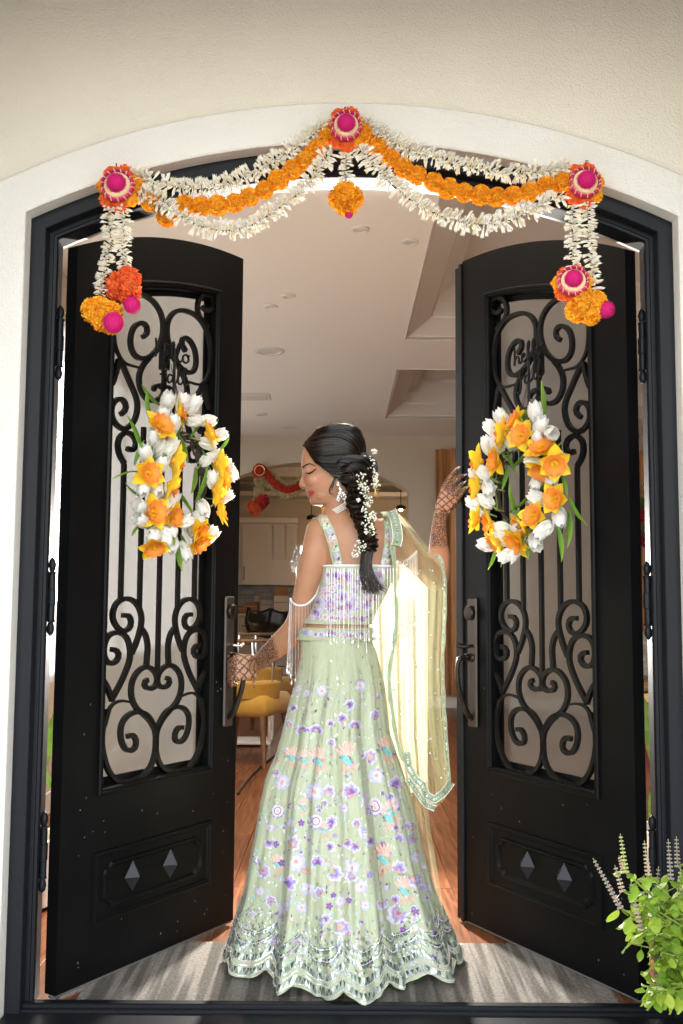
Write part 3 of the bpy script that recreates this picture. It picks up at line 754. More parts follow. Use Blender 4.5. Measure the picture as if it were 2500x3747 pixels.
q.add([Vector(((v[0])*(1 if v[2] > -.01 else 1-.25*(-v[2]/.05)), v[1], v[2]))+c for v in b.v], b.f, None); q.c = b.c; t4 = q.build('marigold_tassel', m_mari, toran, 0); pomat(1277, 784, -.12, .013, t4)

# ================================================================ daffodil and tulip wreaths on the two doors
m_tul = mat('white_tulip', (.86, .86, .83), .55, vcol=True, trans=.2, bump=.15, bscale=300)
m_daf = mat('yellow_daffodil', (.85, .55, .02), .6, vcol=True, trans=.25)
m_leaf = mat('silk_leaf', (.09, .20, .03), .5, vcol=True, trans=.2)
m_twig = mat('twig', (.055, .04, .03), .85)
def petal(q, L, wd, cup, open_, twist, cols, nu=5, nv=7, M=None, curl=0, ruf=0, rr=random, tip=.35):
    # petal from origin along z, bulging outwards along +x
    rows = []
    for i in range(nv):
        t = i/(nv-1); w_ = wd*math.sin(PI*min(1, (t*.88+.10))**.85)**.75*(1 if t < .97 else tip)
        xo = cup*math.sin(t*PI*.72)+open_*t*t-curl*max(0, t-.7)**2*8; z = L*t
        row = []
        for j in range(nu):
            s_ = -1+2*j/(nu-1); a = s_*w_/max(.001, cup+.6*wd)
            row.append(Vector((xo-abs(s_)**2*w_*.42+ruf*rr.uniform(-1, 1)*t, s_*w_, z+ruf*rr.uniform(-1, 1)*t-abs(s_)*L*.03)))
        rows.append([M @ p for p in row] if M is not None else row)
    q.grid(rows, colf=lambda i, j: cols(i/(nv-1), j))
TUL = []
for sd in range(5):
    q = MB(); rr = random.Random(sd)
    for k in range(6):
        M = Matrix.Rotation(k*PI/3+rr.uniform(-.1, .1), 3, 'Z')
        sh = rr.uniform(.92, 1.02); op = (.002 if k % 2 else .008)+rr.uniform(-.002, .006)*(1+sd % 2)
        petal(q, .062 if k % 2 else .058, .020, .019, op-.008, 0, lambda t, j: (.86*sh+.06*t, .86*sh+.06*t, .80*sh+.11*t), M=M)
    q.tube([(0, 0, 0), (0, 0, -.03)], .003, 5, (.25, .35, .08)); TUL.append(q.mesh('tulip', m_tul, 60))
DAF, TRU = [], []
for sd in range(3):
    q = MB(); rr = random.Random(sd+20)
    for k in range(6):
        M = Matrix.Rotation(k*PI/3+rr.uniform(-.12, .12), 3, 'Z') @ Matrix.Rotation(R(74+rr.uniform(-12, 10)), 3, 'Y')
        petal(q, .060, .023, .004, rr.uniform(-.012, .008), 0, lambda t, j: (.95, .66+.06*t-.03*(j in (1, 2)), .035), M=M, rr=rr, tip=.2)
    DAF.append(q.mesh('daffodil', m_daf, 60))
    q = MB(); rows = []
    for i in range(7):
        t = i/6; r_ = .008+.010*t+.016*max(0, t-.45)**1.5*2.2; row = []
        for j in range(32):
            a = 2*PI*j/32; ru = (.0032*math.sin(a*9+sd)+rr.uniform(-.001, .001))*max(0, t-.4)*1.6
            row.append((math.cos(a)*(r_+ru), math.sin(a)*(r_+ru), .034*t-.004+ru*.8-.007*max(0, t-.8)*2))
        rows.append(row)
    q.grid(rows, wrap=True, colf=lambda i, j: (.95, .46-.26*(i/6)**2, .02+.006*i))
    for k in range(5): q.tube([(0, 0, 0), (.004*math.cos(k*1.3), .004*math.sin(k*1.3), .022)], .0014, 4, (.9, .6, .05))
    TRU.append(q.mesh('trumpet', m_daf, 50))
LEAFS = []
for sd in range(3):
    q = MB(); L = .085+.02*sd; rows = []
    for i in range(8):
        t = i/7; w_ = .0105*math.sin(PI*min(1, t*.92+.08))**.8; x = (.018+.01*sd)*t*t*(1 if sd != 1 else -1)
        rows.append([(x+.004, -w_, L*t), (x, 0, L*t), (x+.004, w_, L*t)])
    q.grid(rows, colf=lambda i, j: (.12+.10*(i/7), .30+.12*(i/7)-.05*j, .035)); LEAFS.append(q.mesh('leaf', m_leaf, 60))
def wreath(s, label, cen, tul, daf, leaf, conv, ctr_px, rad_px):
    t = TL if s < 0 else TRr
    nrm = Vector((-s*math.sin(t), -math.cos(t), 0)); ax = Vector((-s*math.cos(t), math.sin(t), 0)); o0 = Vector((s*XH, .06, 0)); up = Vector((0, 0, 1))
    toP = lambda u, v, off: o0+ax*u+up*v+nrm*off
    cu, cv = dray(*conv(ctr_px), s, .04)
    root = thing('flower_wreath', label, 'wreath', toP(cu, cv, .02), 0, 'tulip and daffodil wreaths on the doors')
    rr = random.Random(5+s)
    RW = rad_px
    q = MB()
    for k in range(9):
        ph = rr.uniform(0, 6); q.tube([toP(cu+(RW[0]+.012*math.cos(a*5+ph))*math.cos(a), cv+(RW[1]+.012*math.cos(a*5+ph))*math.sin(a), .026+.012*math.sin(a*7+ph)) for a in [2*PI*i/48 for i in range(48)]], .0035, 5, closed=True)
    q.build('twig_ring', m_twig, root)
    q = MB(); a = rr.uniform(3, 4)
    for k in range(3): q.tube([toP(cu, cv+RW[1], .03), toP(cu+rr.uniform(-.01, .01), cv+RW[1]+.12, .012), toP(UC, 1.95, .012)], .0012, 4)
    q.build('hanging_string', m_twig, root)
    def dirw(ang, lift): return (ax*(-s)*math.cos(ang)+up*math.sin(ang))*math.cos(lift)+nrm*math.sin(lift)
    for (px, py, ang) in tul:
        off = rr.uniform(.05, .085); u, v = dray(*conv((px, py)), s, off); d = dirw(R(ang)+rr.uniform(-.15, .15), rr.uniform(.15, .55))
        inst('tulip', rr.choice(TUL), root, TRS(toP(u, v, off)-d*.034, align(d, nrm), rr.uniform(1.05, 1.22)))
        if rr.random() < .6:
            q = MB(); c = toP(u, v, off)-d*.036; a = math.atan2(v-cv, u-cu); e = toP(cu+RW[0]*math.cos(a+.35), cv+RW[1]*math.sin(a+.35), .035)
            q.tube(catmull([c, c-d*.02, e], 4), .0028, 5, (.20, .28, .07)); q.build('stem', m_leaf, root)
    for (px, py, ang, lift) in daf:
        off = rr.uniform(.075, .10); u, v = dray(*conv((px, py)), s, off); d = dirw(R(ang), R(lift)); j = rr.randrange(3)
        M = TRS(toP(u, v, off)-d*.01, align(d, up) @ Matrix.Rotation(rr.uniform(0, 6), 3, 'Z'), rr.uniform(1.0, 1.15))
        f = inst('daffodil', DAF[j], root, M); tr = bpy.data.objects.new('trumpet', TRU[j]); COL.objects.link(tr); tr.parent = f
    for k in range(7):
        a = rr.uniform(0, 2*PI); rr_ = rr.uniform(1.02, 1.25); c = toP(cu+RW[0]*rr_*math.cos(a), cv+RW[1]*rr_*math.sin(a), rr.uniform(.03, .05)); d = (ax*math.cos(a+rr.uniform(-1, 1))+up*math.sin(a+rr.uniform(-1, 1))+nrm*.35).normalized()
        inst('tulip', rr.choice(TUL), root, TRS(c-d*.03, align(d, nrm), rr.uniform(.95, 1.15)))
    for (px, py, ang) in leaf:
        off = rr.uniform(.03, .06); u, v = dray(*conv((px, py)), s, off); d = dirw(R(ang), rr.uniform(-.1, .4))
        inst('leaf', rr.choice(LEAFS), root, TRS(toP(u, v, off)-d*.04, align(d, nrm), rr.uniform(.8, 1.15)))
    for k in range(16):
        a = rr.uniform(0, 2*PI); d = dirw(a*1.0+rr.uniform(-.5, .5), rr.uniform(0, .5)); c = toP(cu-s*-1*RW[0]*math.cos(a)*1.0, cv+RW[1]*math.sin(a), .04)
        c = toP(cu+(-s)*RW[0]*math.cos(a), cv+RW[1]*math.sin(a), .045)
        if k % 2: inst('leaf', rr.choice(LEAFS), root, TRS(c, align(d, nrm), rr.uniform(.8, 1.1)))
        else:
            q = MB(); q.tube([c, c+d*.06, c+d*.11+up*-.008], [.0012, .0011, .0004], 4, (.45, .48, .10)); q.build('grass_blade', m_leaf, root)
    return root
TLp = [(1015,770,120),(985,850,115),(1105,775,80),(1165,795,60),(1050,905,100),(1180,890,20),(1258,890,10),(1330,975,15),(1262,1030,-10),(1305,1110,20),(1392,1200,-45),(1285,1240,100),(930,985,105),(880,1085,120),(965,1055,95),(975,1150,90),(870,1290,-110),(942,1290,-90),(1035,1040,60),(850,1410,150),(855,1490,160),(1000,1400,-100),(1045,1365,90),(1225,1420,-110),(1362,1345,40),(930,1590,-120),(1000,1592,-60),(1030,1545,-70),(1130,1500,20),(1112,1680,-80),(1272,1580,50),(1040,1645,-100),(1355,1165,40)]
DLp = [(1090,845,20,55),(970,925,110,60),(1062,1130,0,25),(897,1210,170,75),(1035,1280,-20,35),(930,1445,150,78),(1045,1470,-40,75),(1325,1150,10,30),(1345,1245,0,35),(1335,1445,20,50),(1195,1565,-60,60),(1205,1625,-80,50),(930,1650,-110,35),(1262,965,40,45),(1310,1310,0,35)]
LLp = [(925,765,165),(895,825,125),(1110,1040,-50),(1260,980,25),(1180,1230,-105),(1270,1270,30),(1100,1350,-35),(1115,1640,-55),(800,1185,178),(815,1330,170),(850,1010,110),(830,1090,100),(810,1540,-155),(1350,1060,30),(1220,1330,60),(1070,1700,-100),(1250,1130,-60)]
TRp = [(470,870,110),(675,838,75),(410,935,125),(706,920,50),(772,965,-25),(440,1030,100),(390,1040,110),(530,1020,-60),(690,990,70),(800,1100,-30),(655,1140,170),(355,1200,140),(320,1220,130),(775,1240,-80),(685,1262,-100),(390,1300,-60),(298,1385,145),(375,1375,150),(340,1430,160),(690,1360,150),(820,1475,-75),(725,1550,-130),(675,1620,-60),(472,1540,170),(560,1540,10),(470,1600,140),(385,1640,175),(542,1685,-130),(500,1705,-150)]
DRp = [(555,895,120,60),(590,980,30,68),(478,970,180,40),(712,1060,60,45),(438,1135,160,80),(335,1135,180,30),(715,1190,-90,40),(795,1360,-30,78),(665,1465,40,75),(592,1525,-120,55),(318,1490,170,40),(402,1515,-160,60),(440,1625,-120,45),(560,1625,-100,60),(325,1290,180,35),(790,1150,-30,35)]
LRp = [(735,830,65),(600,895,10),(565,1060,160),(525,1160,-70),(580,1150,15),(440,1260,-50),(855,1270,-50),(450,1440,-30),(565,1430,10),(895,1420,-60),(825,1590,-65),(470,1690,-110),(630,1610,-100),(885,1510,-75),(500,1220,-80),(545,1410,120),(430,1700,-100)]
cvL = lambda p: (p[0]*.6059, p[1]*.6059+1000)
wreath(-1, 'round wreath of white tulips and yellow daffodils on the left door', None, TLp, DLp, LLp, cvL, (1115, 1235), (.118, .145))
wreath(1, 'round wreath of white tulips and yellow daffodils on the right door', None, TRp, DRp, LRp, off4, (565, 1265), (.125, .150))

# ================================================================ holy basil in front of the right jamb
m_basil = mat('basil_leaf', (.20, .36, .03), .5, vcol=True, trans=.4, bump=.3, bscale=120)
m_spike = mat('basil_flower', (.35, .25, .20), .8, vcol=True)
pb = Vector((.98, -.42, -.06))
bas = thing('basil_plant', 'bushy green basil plant with flower spikes in front of the right jamb', 'plant', pb)
q = MB(); q.lathe([(.11, 0), (.12, .01), (.15, .20), (.165, .205), (.165, .235), (.150, .235), (.145, .20), (.02, .19)], TRS(pb), 24); q.build('pot', mat('terracotta', (.42, .17, .09), .8, var=.15), bas)
BLM = []
for sd in range(5):
    q = MB(); rr = random.Random(sd+40); L = .042+.008*rr.random(); wd = L*.34; rows = []
    c = [(.27, .43, .045), (.34, .48, .05), (.20, .35, .035), (.40, .51, .07), (.30, .44, .045)][sd]
    for i in range(8):
        t = i/7; w_ = wd*math.sin(PI*min(1, t*.93+.07))**.9; dz = -.10*L*t*t*rr.uniform(.5, 2); rows.append([(0+.12*w_, -w_, L*t), (dz, 0, L*t), (.12*w_, w_, L*t)])
    q.grid([[(p[0], p[1], p[2]) for p in r] for r in rows], colf=lambda i, j: tuple(x*(1.08 if j else .95) for x in c)); q.tube([(0, 0, -.012), (0, 0, .004)], .0012, 4, c); BLM.append(q.mesh('leaf', m_basil, 60))
rr = random.Random(77)
stems = []
def spike(p0, p1, L0=.09, sd=0):
    d = (p1-p0).normalized(); q = MB(); q.tube([p0, p1], [.0016, .0008], 5, (.30, .30, .12))
    n = max(6, int((p1-p0).length/.0085)); r2 = random.Random(sd)
    tone = r2.choice([(.42, .33, .22), (.30, .24, .24), (.45, .36, .28), (.38, .42, .16)])
    for i in range(n):
        t = i/n; c = p0.lerp(p1, t)
        for k in range(5):
            a = k*1.2566+i*.6; o_ = Matrix.Rotation(a, 3, d) @ d.orthogonal().normalized(); s_ = .0048*(1-.45*t)
            q.ell(c+o_*s_*1.1, (s_*.8, s_*.8, s_*.62), None, 6, 4, tuple(x*r2.uniform(.8, 1.2) for x in tone))
    return q.build('flower_spike', m_spike, bas, 60)
tips = [(2270,3050),(2170,3140),(2358,3075),(2445,3070),(2475,3060),(2310,3225),(2265,3130),(2250,3165),(2410,3170),(2490,3180)]
bases = [(2290,3190),(2270,3320),(2372,3200),(2455,3215),(2480,3170),(2345,3400),(2285,3190),(2278,3260),(2400,3300),(2485,3300)]
for i, (a, b) in enumerate(zip(tips, bases)):
    Y = -.36-.12*rr.random(); p0, p1 = W(*b, Y), W(*a, Y+.02); spike(p0, p1, sd=i)
    stems.append((pb+Vector((rr.uniform(-.06, .06), rr.uniform(-.05, .05), .2)), p0))
for k in range(70):
    px = rr.choice([rr.uniform(2300, 2480), rr.uniform(2360, 2530)]); py = rr.uniform(3230, 3660)
    if px < 2330 and py > 3480: px += 120
    Y = rr.uniform(-.52, -.32); stems.append((pb+Vector((rr.uniform(-.07, .07), rr.uniform(-.06, .06), .2)), W(px, py, Y)))
q = MB(); rows = []
for a, b in stems:
    m_ = a.lerp(b, .5)+Vector((rr.uniform(-.02, .02), rr.uniform(-.02, .02), .05)); P = resample(catmull([a, m_, b], 6), 14)
    q.tube(P, [.0030-.0014*i/13 for i in range(14)], 5, (.30, .40, .09))
    for i in (5, 7, 9, 10, 11, 12, 13):
        for s_ in (0, 1):
            t = (P[min(i+1, 13)]-P[i-1]).normalized(); o_ = Matrix.Rotation(i*PI/2+s_*PI+rr.uniform(-.5, .5), 3, t) @ t.orthogonal().normalized()
            d = (o_+t*.25+Vector((0, 0, rr.uniform(-.9, .05)))).normalized()
            rows.append((P[i]+d*.010, d, rr.uniform(.55, 1.05)))
rr.shuffle(rows)
q.build('stem', m_basil, bas, kind=None)
for p, d, sc in rows[:295]: inst('leaf', rr.choice(BLM), bas, TRS(p, align(d, (rr.uniform(-.3, .3), rr.uniform(-.3, .3), 1)) @ Matrix.Rotation(-PI/2+rr.uniform(-.5, .5), 3, 'Z'), sc))

q = MB()
for p, d, sc in rows[295:900]:
    M = TRS(p, align(d, (rr.uniform(-.3, .3), rr.uniform(-.3, .3), 1)) @ Matrix.Rotation(-PI/2+rr.uniform(-.5, .5), 3, 'Z'), sc*.9); me_ = rr.choice(BLM)
    k_ = rr.uniform(.8, 1.1); q.add([M @ v.co for v in me_.vertices], [tuple(f.vertices) for f in me_.polygons], tuple(x*k_ for x in rr.choice([(.27, .43, .045), (.34, .48, .05), (.20, .35, .035)])))
q.build('small_leaves', m_basil, bas, 60, kind='stuff')
# ================================================================ the woman
from mathutils.bvhtree import BVHTree
def bvh_of(me_or_mb): return BVHTree.FromPolygons([Vector(v) for v in me_or_mb.v], me_or_mb.f) if isinstance(me_or_mb, MB) else BVHTree.FromPolygons([v.co.copy() for v in me_or_mb.vertices], [tuple(p.vertices) for p in me_or_mb.polygons])
def hit(tree, px, py, off=0., dflt=None):
    d = ray(px, py).normalized(); h = tree.ray_cast(CL, d)
    if h[0] is None: return W(px, py, dflt) if dflt is not None else None
    return h[0]-d*off
YB0 = .45
person = thing('person', 'dark haired woman in a pale green embroidered skirt holding both doors open', 'person', (-.02, .42, 0))
pp = lambda p: W(p[0], p[1], p[2] if len(p) > 2 else YB0)
bm_ = MB()
def loft(rows, n=64, grow=0., front=1.0, mb=None, cap=True, pw=2.0):
    # rows: (y, xl, xr, half depth, centre Y)
    q = mb or bm_; R_ = []
    fine = []
    for i in range(len(rows)-1):
        for k in range(5):
            t = k/5; p0, p1, p2, p3 = [np.array(rows[min(max(i+d, 0), len(rows)-1)], float) for d in (-1, 0, 1, 2)]
            fine.append(.5*(2*p1+(p2-p0)*t+(2*p0-5*p1+4*p2-p3)*t*t+(3*p1-p0-3*p2+p3)*t**3))
    rows = fine+[np.array(rows[-1], float)]
    for (y, xl, xr, dp, yc) in rows:
        a, b = W(xl, y, yc), W(xr, y, yc); c = (a+b)/2; rx = (b.x-a.x)/2+grow; row = []
        for k in range(n):
            t = 2*PI*k/n; ct, st = math.cos(t), math.sin(t)
            e = 2/pw; sx = abs(ct)**e*(1 if ct > 0 else -1); sy = abs(st)**e*(1 if st > 0 else -1)
            row.append(Vector((c.x+rx*sx, yc+(dp+grow)*sy*(front if st > 0 else 1), c.z)))
        R_.append(row)
    q.grid(R_, wrap=True)
    if cap:
        q.add(R_[0], [tuple(range(n))]); q.add(R_[-1], [tuple(range(n))])
    return R_
TORSO = [(1795, 1198, 1286, .050, .465), (1840, 1194, 1292, .052, .458), (1868, 1186, 1306, .055, .455), (1886, 1168, 1338, .060, .45), (1900, 1150, 1385, .066, .45), (1920, 1140, 1425, .074, .45), (1960, 1150, 1442, .088, .455), (2020, 1178, 1450, .096, .46), (2090, 1189, 1442, .100, .462), (2180, 1166, 1404, .094, .46), (2240, 1146, 1368, .088, .458), (2290, 1116, 1352, .088, .455), (2340, 1100, 1358, .094, .45), (2430, 1088, 1386, .110, .45), (2540, 1082, 1398, .115, .45), (2640, 1110, 1380, .09, .45)]
loft(TORSO, pw=2.3)
# bust
for px in (1225, 1385): bm_.ell(pp((px, 2110, .535)), (.055, .05, .055), None, 16, 10)
def chain(pts, rads, n=12):
    P = [pp(p) for p in pts]; Q = catmull(P, 5); N = len(Q); rr = [interp(i/(N-1)*(len(P)-1), range(len(P)), rads) for i in range(N)]
    bm_.tube(Q, rr, n); bm_.ell(Q[0], rr[0], None, 12, 8); bm_.ell(Q[-1], rr[-1], None, 12, 8)
# shoulders and arms
bm_.ell(pp((1170, 1945)), (.050, .055, .050), None, 16, 10); bm_.ell(pp((1412, 1945)), (.050, .055, .050), None, 16, 10)
chain([(1172, 1948, .45), (1152, 2030, .45), (1130, 2120, .46), (1108, 2205, .48), (1082, 2290, .50), (1030, 2352, .55), (975, 2402, .61), (935, 2432, .655)], [.050, .0505, .045, .040, .041, .043, .034, .0285])
chain([(1412, 1948, .45), (1480, 2005, .46), (1550, 2075, .50), (1598, 2118, .555), (1606, 2040, .63), (1606, 1960, .68), (1611, 1880, .72)], [.049, .046, .043, .041, .040, .031, .0235])
# left hand round the lever of the left door
HY = .655
def flat(p0, p1, wv, tk):
    # palm: a flattened slab of spheres between two points, wide along wv
    for i in range(7):
        for j in range(-3, 4):
            t = i/6; c = p0.lerp(p1, t)+wv*(j/3)*(.8+.2*t); bm_.ell(c, tk*(1-.12*abs(j)/3), None, 8, 6)
pL0, pL1 = pp((928, 2436, HY)), pp((868, 2444, HY+.005)); flat(pL0, pL1, Vector((.008, .0, -.034)), .0150)
for i, (y0, ln) in enumerate(((2412, 0), (2434, .004), (2457, .003), (2479, -.003))):
    chain([(866, y0, HY), (847, y0+3, HY+.012), (838, y0+14, HY+.032), (846, y0+22, HY+.055+ln), (862, y0+26, HY+.062)], [.0115, .0105, .0098, .0092, .008], 8)
chain([(864, 2480, HY), (850, 2492, HY+.006), (848, 2508, HY+.016)], [.010, .0085, .0075], 8)
chain([(915, 2420, HY+.01), (885, 2404, HY+.02), (858, 2402, HY+.045), (842, 2408, HY+.06)], [.0135, .0115, .0105, .0085], 8)
# right hand spread on the edge of the right door
QY = .725
pR0, pR1 = pp((1617, 1868, QY)), pp((1646, 1802, QY+.01)); wv = (pp((1668, 1834, QY+.01))-pp((1624, 1778, QY+.01)))*.40; flat(pR0, pR1, wv, .0135)
FING = [((1626, 1780), (1644, 1752), (1662, 1730), (1678, 1713), .0108), ((1650, 1786), (1668, 1758), (1686, 1745), (1701, 1738), .0108), ((1663, 1808), (1678, 1788), (1690, 1774), (1699, 1766), .0100), ((1672, 1832), (1688, 1810), (1700, 1794), (1709, 1785), .0088)]
for a, b, c, d, r_ in FING:
    chain([(*a, QY+.006), (*b, QY-.004), (*c, QY+.0), (*d, QY+.014)], [r_, r_*.95, r_*.85, r_*.68], 8)
chain([(1640, 1862, QY+.01), (1668, 1842, QY+.035), (1684, 1815, QY+.05)], [.014, .012, .009], 8)
# head in profile, chin lowered
HYC = .455
HEAD0 = [(1564, 1216, 1278, .026), (1578, 1176, 1305, .052), (1606, 1136, 1325, .069), (1640, 1112, 1331, .076), (1680, 1104, 1330, .078), (1705, 1103, 1326, .0775), (1718, 1107, 1322, .077), (1740, 1111, 1314, .074), (1770, 1113, 1302, .067), (1795, 1119, 1290, .060), (1818, 1131, 1272, .052), (1834, 1136, 1255, .043), (1844, 1144, 1240, .034), (1850, 1160, 1222, .022)]
HEAD = []
for i in range(len(HEAD0)-1):
    p0, p1, p2, p3 = [np.array(HEAD0[min(max(i+d, 0), len(HEAD0)-1)], float) for d in (-1, 0, 1, 2)]
    for k in range(3):
        t = k/3; HEAD.append(tuple(.5*(2*p1+(p2-p0)*t+(2*p0-5*p1+4*p2-p3)*t*t+(3*p1-p0-3*p2+p3)*t**3)))
HEAD.append(HEAD0[-1])
NH = 108
def headrows(grow=0., xoff=0):
    R_ = []
    for (y, xl, xr, hw) in HEAD:
        a, b = W(xl, y, HYC), W(xr, y, HYC); L = b.x-a.x; xm = a.x+L*.60; row = []
        for k in range(NH):
            t = 2*PI*k/NH; ct, st = math.cos(t), math.sin(t)
            if ct < 0: x = xm-(xm-a.x+grow)*abs(ct)**.92; yy = (hw+grow)*(1 if st > 0 else -1)*abs(st)**(1.0)
            else: x = xm+(b.x-xm+grow)*ct; yy = (hw+grow)*st
            row.append(Vector((x, HYC+yy, a.z+(grow if y < 1590 else 0))))
        R_.append(row)
    return R_
HR = headrows(); bm_.grid(HR, wrap=True); bm_.add(HR[0], [tuple(range(NH))]); bm_.add(HR[-1], [tuple(range(NH))])
hp = lambda x, y, dy=0: W(x, y, HYC)+Vector((0, dy, 0))
def hchain(pts, rads, n=10):
    Q = catmull([hp(*p) for p in pts], 4); N = len(Q); rr = [interp(i/(N-1)*(len(pts)-1), range(len(pts)), rads) for i in range(N)]
    bm_.tube(Q, rr, n); bm_.ell(Q[0], rr[0], None, 10, 6); bm_.ell(Q[-1], rr[-1], None, 10, 6)
hchain([(1116, 1714), (1114, 1735), (1109, 1757), (1105, 1775)], [.0075, .0080, .0100, .0105])
hchain([(1105, 1776), (1112, 1778)], [.0100, .0105])
for s_ in (-1, 1):
    bm_.ell(hp(1116, 1778, s_*.0115), (.0105, .0065, .0085), None, 12, 8)
    hchain([(1128, 1803), (1133, 1803, s_*.012), (1149, 1797, s_*.026)], [.0055, .0050, .0030])
    hchain([(1131, 1812), (1136, 1811, s_*.011), (1149, 1801, s_*.025)], [.0066, .0060, .0030])
    bm_.ell(hp(1154, 1762, s_*.038), (.030, .021, .024), None, 14, 10)
    bm_.ell(hp(1133, 1727, s_*.036), (.0155, .014, .0115), None, 14, 10)
    hchain([(1110, 1708, s_*.012), (1126, 1702, s_*.036), (1148, 1706, s_*.055)], [.007, .008, .006])
    bm_.ell(hp(1196, 1806, s_*.036), (.040, .018, .022), Matrix.Rotation(R(-30), 3, 'Y'), 14, 8)
    bm_.ell(hp(1252, 1735, s_*.078), (.014, .008, .030), Matrix.Rotation(R(12), 3, 'Y'), 12, 8)
    bm_.ell(hp(1246, 1758, s_*.079), (.007, .006, .010), None, 10, 6)
bm_.ell(hp(1154, 1834), (.019, .022, .015), None, 14, 8)
bm_.tube([hp(1255, 1760, -.005), pp((1246, 1830, .46)), pp((1246, 1890, .455))], [.056, .050, .056], 18)
# legs and feet under the skirt
for s_ in (-1, 1):
    P = [pp((1240+s_*75, 2560)), pp((1240+s_*60, 2900)), pp((1240+s_*50, 3250))]; P.append(Vector((P[-1].x, .45, .09)))
    bm_.tube(catmull(P, 4), [.085]*4+[.062]*4+[.05]*4+[.04], 12); bm_.ell((P[-1].x, .40, .045), (.042, .11, .035), None, 12, 8); bm_.ell((P[-1].x, .45, .07), (.035, .04, .04), None, 10, 8)
tmp = bpy.data.objects.new('body_tmp', bm_.mesh('body_tmp', [], 0)); COL.objects.link(tmp)
md = tmp.modifiers.new('r', 'REMESH'); md.mode = 'VOXEL'; md.voxel_size = .0029; md.use_smooth_shade = True
ms = tmp.modifiers.new('s', 'SMOOTH'); ms.factor = .5; ms.iterations = 9
dg = bpy.context.evaluated_depsgraph_get(); ev = tmp.evaluated_get(dg); body_me = bpy.data.meshes.new_from_object(ev)
bpy.data.objects.remove(tmp)
nv = len(body_me.vertices); co_ = np.empty(nv*3, np.float32); body_me.vertices.foreach_get('co', co_); co_ = co_.reshape(-1, 3)
ed = np.empty(len(body_me.edges)*2, np.int32); body_me.edges.foreach_get('vertices', ed); ed = ed.reshape(-1, 2)
_d = co_-np.array(CL); _z = _d @ np.array(CF); _x = cx0+CAM['f']*(_d @ np.array(CR))/_z; _y = cy0-CAM['f']*(_d @ np.array(CU))/_z
wgt = ((_y > 1866) & (_x > 960) & (_x < 1560)).astype(np.float32)*np.clip((_y-1866)/30, 0, 1); wgt = np.minimum(wgt, np.clip((_x-960)/40, 0, 1)); wgt = np.minimum(wgt, np.clip((1590-_x)/40, 0, 1))[:, None]*.8
deg = np.bincount(ed.ravel(), minlength=nv).astype(np.float32)[:, None]
for _ in range(60):
    ac = np.empty_like(co_)
    for ax_ in range(3): ac[:, ax_] = np.bincount(ed[:, 0], co_[ed[:, 1], ax_], nv)+np.bincount(ed[:, 1], co_[ed[:, 0], ax_], nv)
    co_ += (ac/deg-co_)*wgt
body_me.vertices.foreach_set('co', co_.ravel()); body_me.update()
co = np.empty(nv*3, np.float32); body_me.vertices.foreach_get('co', co); co = co.reshape(-1, 3)
BODY = bvh_of(body_me)
def projpx(c):
    d = c-np.array(CL); z = d @ np.array(CF); return cx0+CAM['f']*(d @ np.array(CR))/z, cy0-CAM['f']*(d @ np.array(CU))/z
PX, PY = projpx(co)
skin = np.array((.425, .212, .120)); colr = np.tile(skin, (nv, 1)).astype(np.float32)
def blend(m, c): 
    m = np.clip(m, 0, 1)[:, None]; colr[:] = colr*(1-m)+np.array(c)*m
near = (co[:, 1] < HYC+.02)
face = (PX < 1260) & (PY < 1860) & (PY > 1560)
def spot(x, y, rx, ry, rot=0, soft=.35):
    a = R(rot); dx, dy = PX-x, PY-y; u = (dx*math.cos(a)+dy*math.sin(a))/rx; v = (-dx*math.sin(a)+dy*math.cos(a))/ry
    return np.clip((1-np.sqrt(u*u+v*v))/soft, 0, 1)*face
blend(spot(1172, 1760, 34, 20, -25, 1.0)*.38, (.62, .17, .12)); blend(spot(1145, 1722, 22, 11, -15, .8)*.75, (.40, .15, .10))
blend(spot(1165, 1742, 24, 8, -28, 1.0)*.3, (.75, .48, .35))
lip = np.maximum(spot(1136, 1801, 19, 6, -12, .3), spot(1138, 1810, 18, 7.5, -33, .3)); blend(lip, (.42, .06, .06))
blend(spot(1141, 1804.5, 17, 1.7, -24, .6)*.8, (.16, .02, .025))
blend(spot(1108, 1783, 9, 3.5, 0, .6)*.5, (.20, .08, .05)); blend(spot(1122, 1776, 4, 9, 20, .8)*.35, (.22, .10, .06)); blend(spot(1160, 1790, 4, 12, -35, 1)*.25, (.26, .12, .075)); blend(spot(1137, 1733, 22, 5, -15, .8)*.4, (.24, .10, .07))  # nostril, nose wing, smile line and lower lid shaded in the skin colour
# henna: masks on hands and forearms
hen = np.zeros(nv, np.float32); lat = np.zeros(nv, np.float32)
lm = (PX < 1052) & (PY > 2250) & (PY < 2530) & (co[:, 2] > .8)
along = (1045-PX)+(PY-2330)*.30; hen[lm] = np.clip((along[lm]-40)/14, 0, 1)
pal = lm & (PX < 938) & (PX > 866); lat[pal] = 1; 
rm = (PX > 1555) & (PY < 2050) & (PY > 1690) & (co[:, 2] > 1.1)
hen[rm] = np.clip((2012-PY[rm])/18, 0, 1)
pr = rm & (PY < 1872) & (PY > 1800) ; dfin = (PX-1600)*.76+(PY-1872)*-.65
pr = rm & (PY < 1878) & ((PX-1648)*.64-(PY-1806)*.77 < -4); lat[pr] = 1
ca = body_me.color_attributes.new('Col', 'FLOAT_COLOR', 'POINT'); buf = np.ones((nv, 4), np.float32); buf[:, :3] = colr; ca.data.foreach_set('color', buf.ravel())
cb = body_me.color_attributes.new('Henna', 'FLOAT_COLOR', 'POINT'); buf = np.zeros((nv, 4), np.float32); buf[:, 0] = hen; buf[:, 1] = lat; cb.data.foreach_set('color', buf.ravel())
ms_ = mat('skin', skin, .46, vcol=True, sub=.12, spec=.45, var=.07, vscale=26, bump=.12, bscale=420)
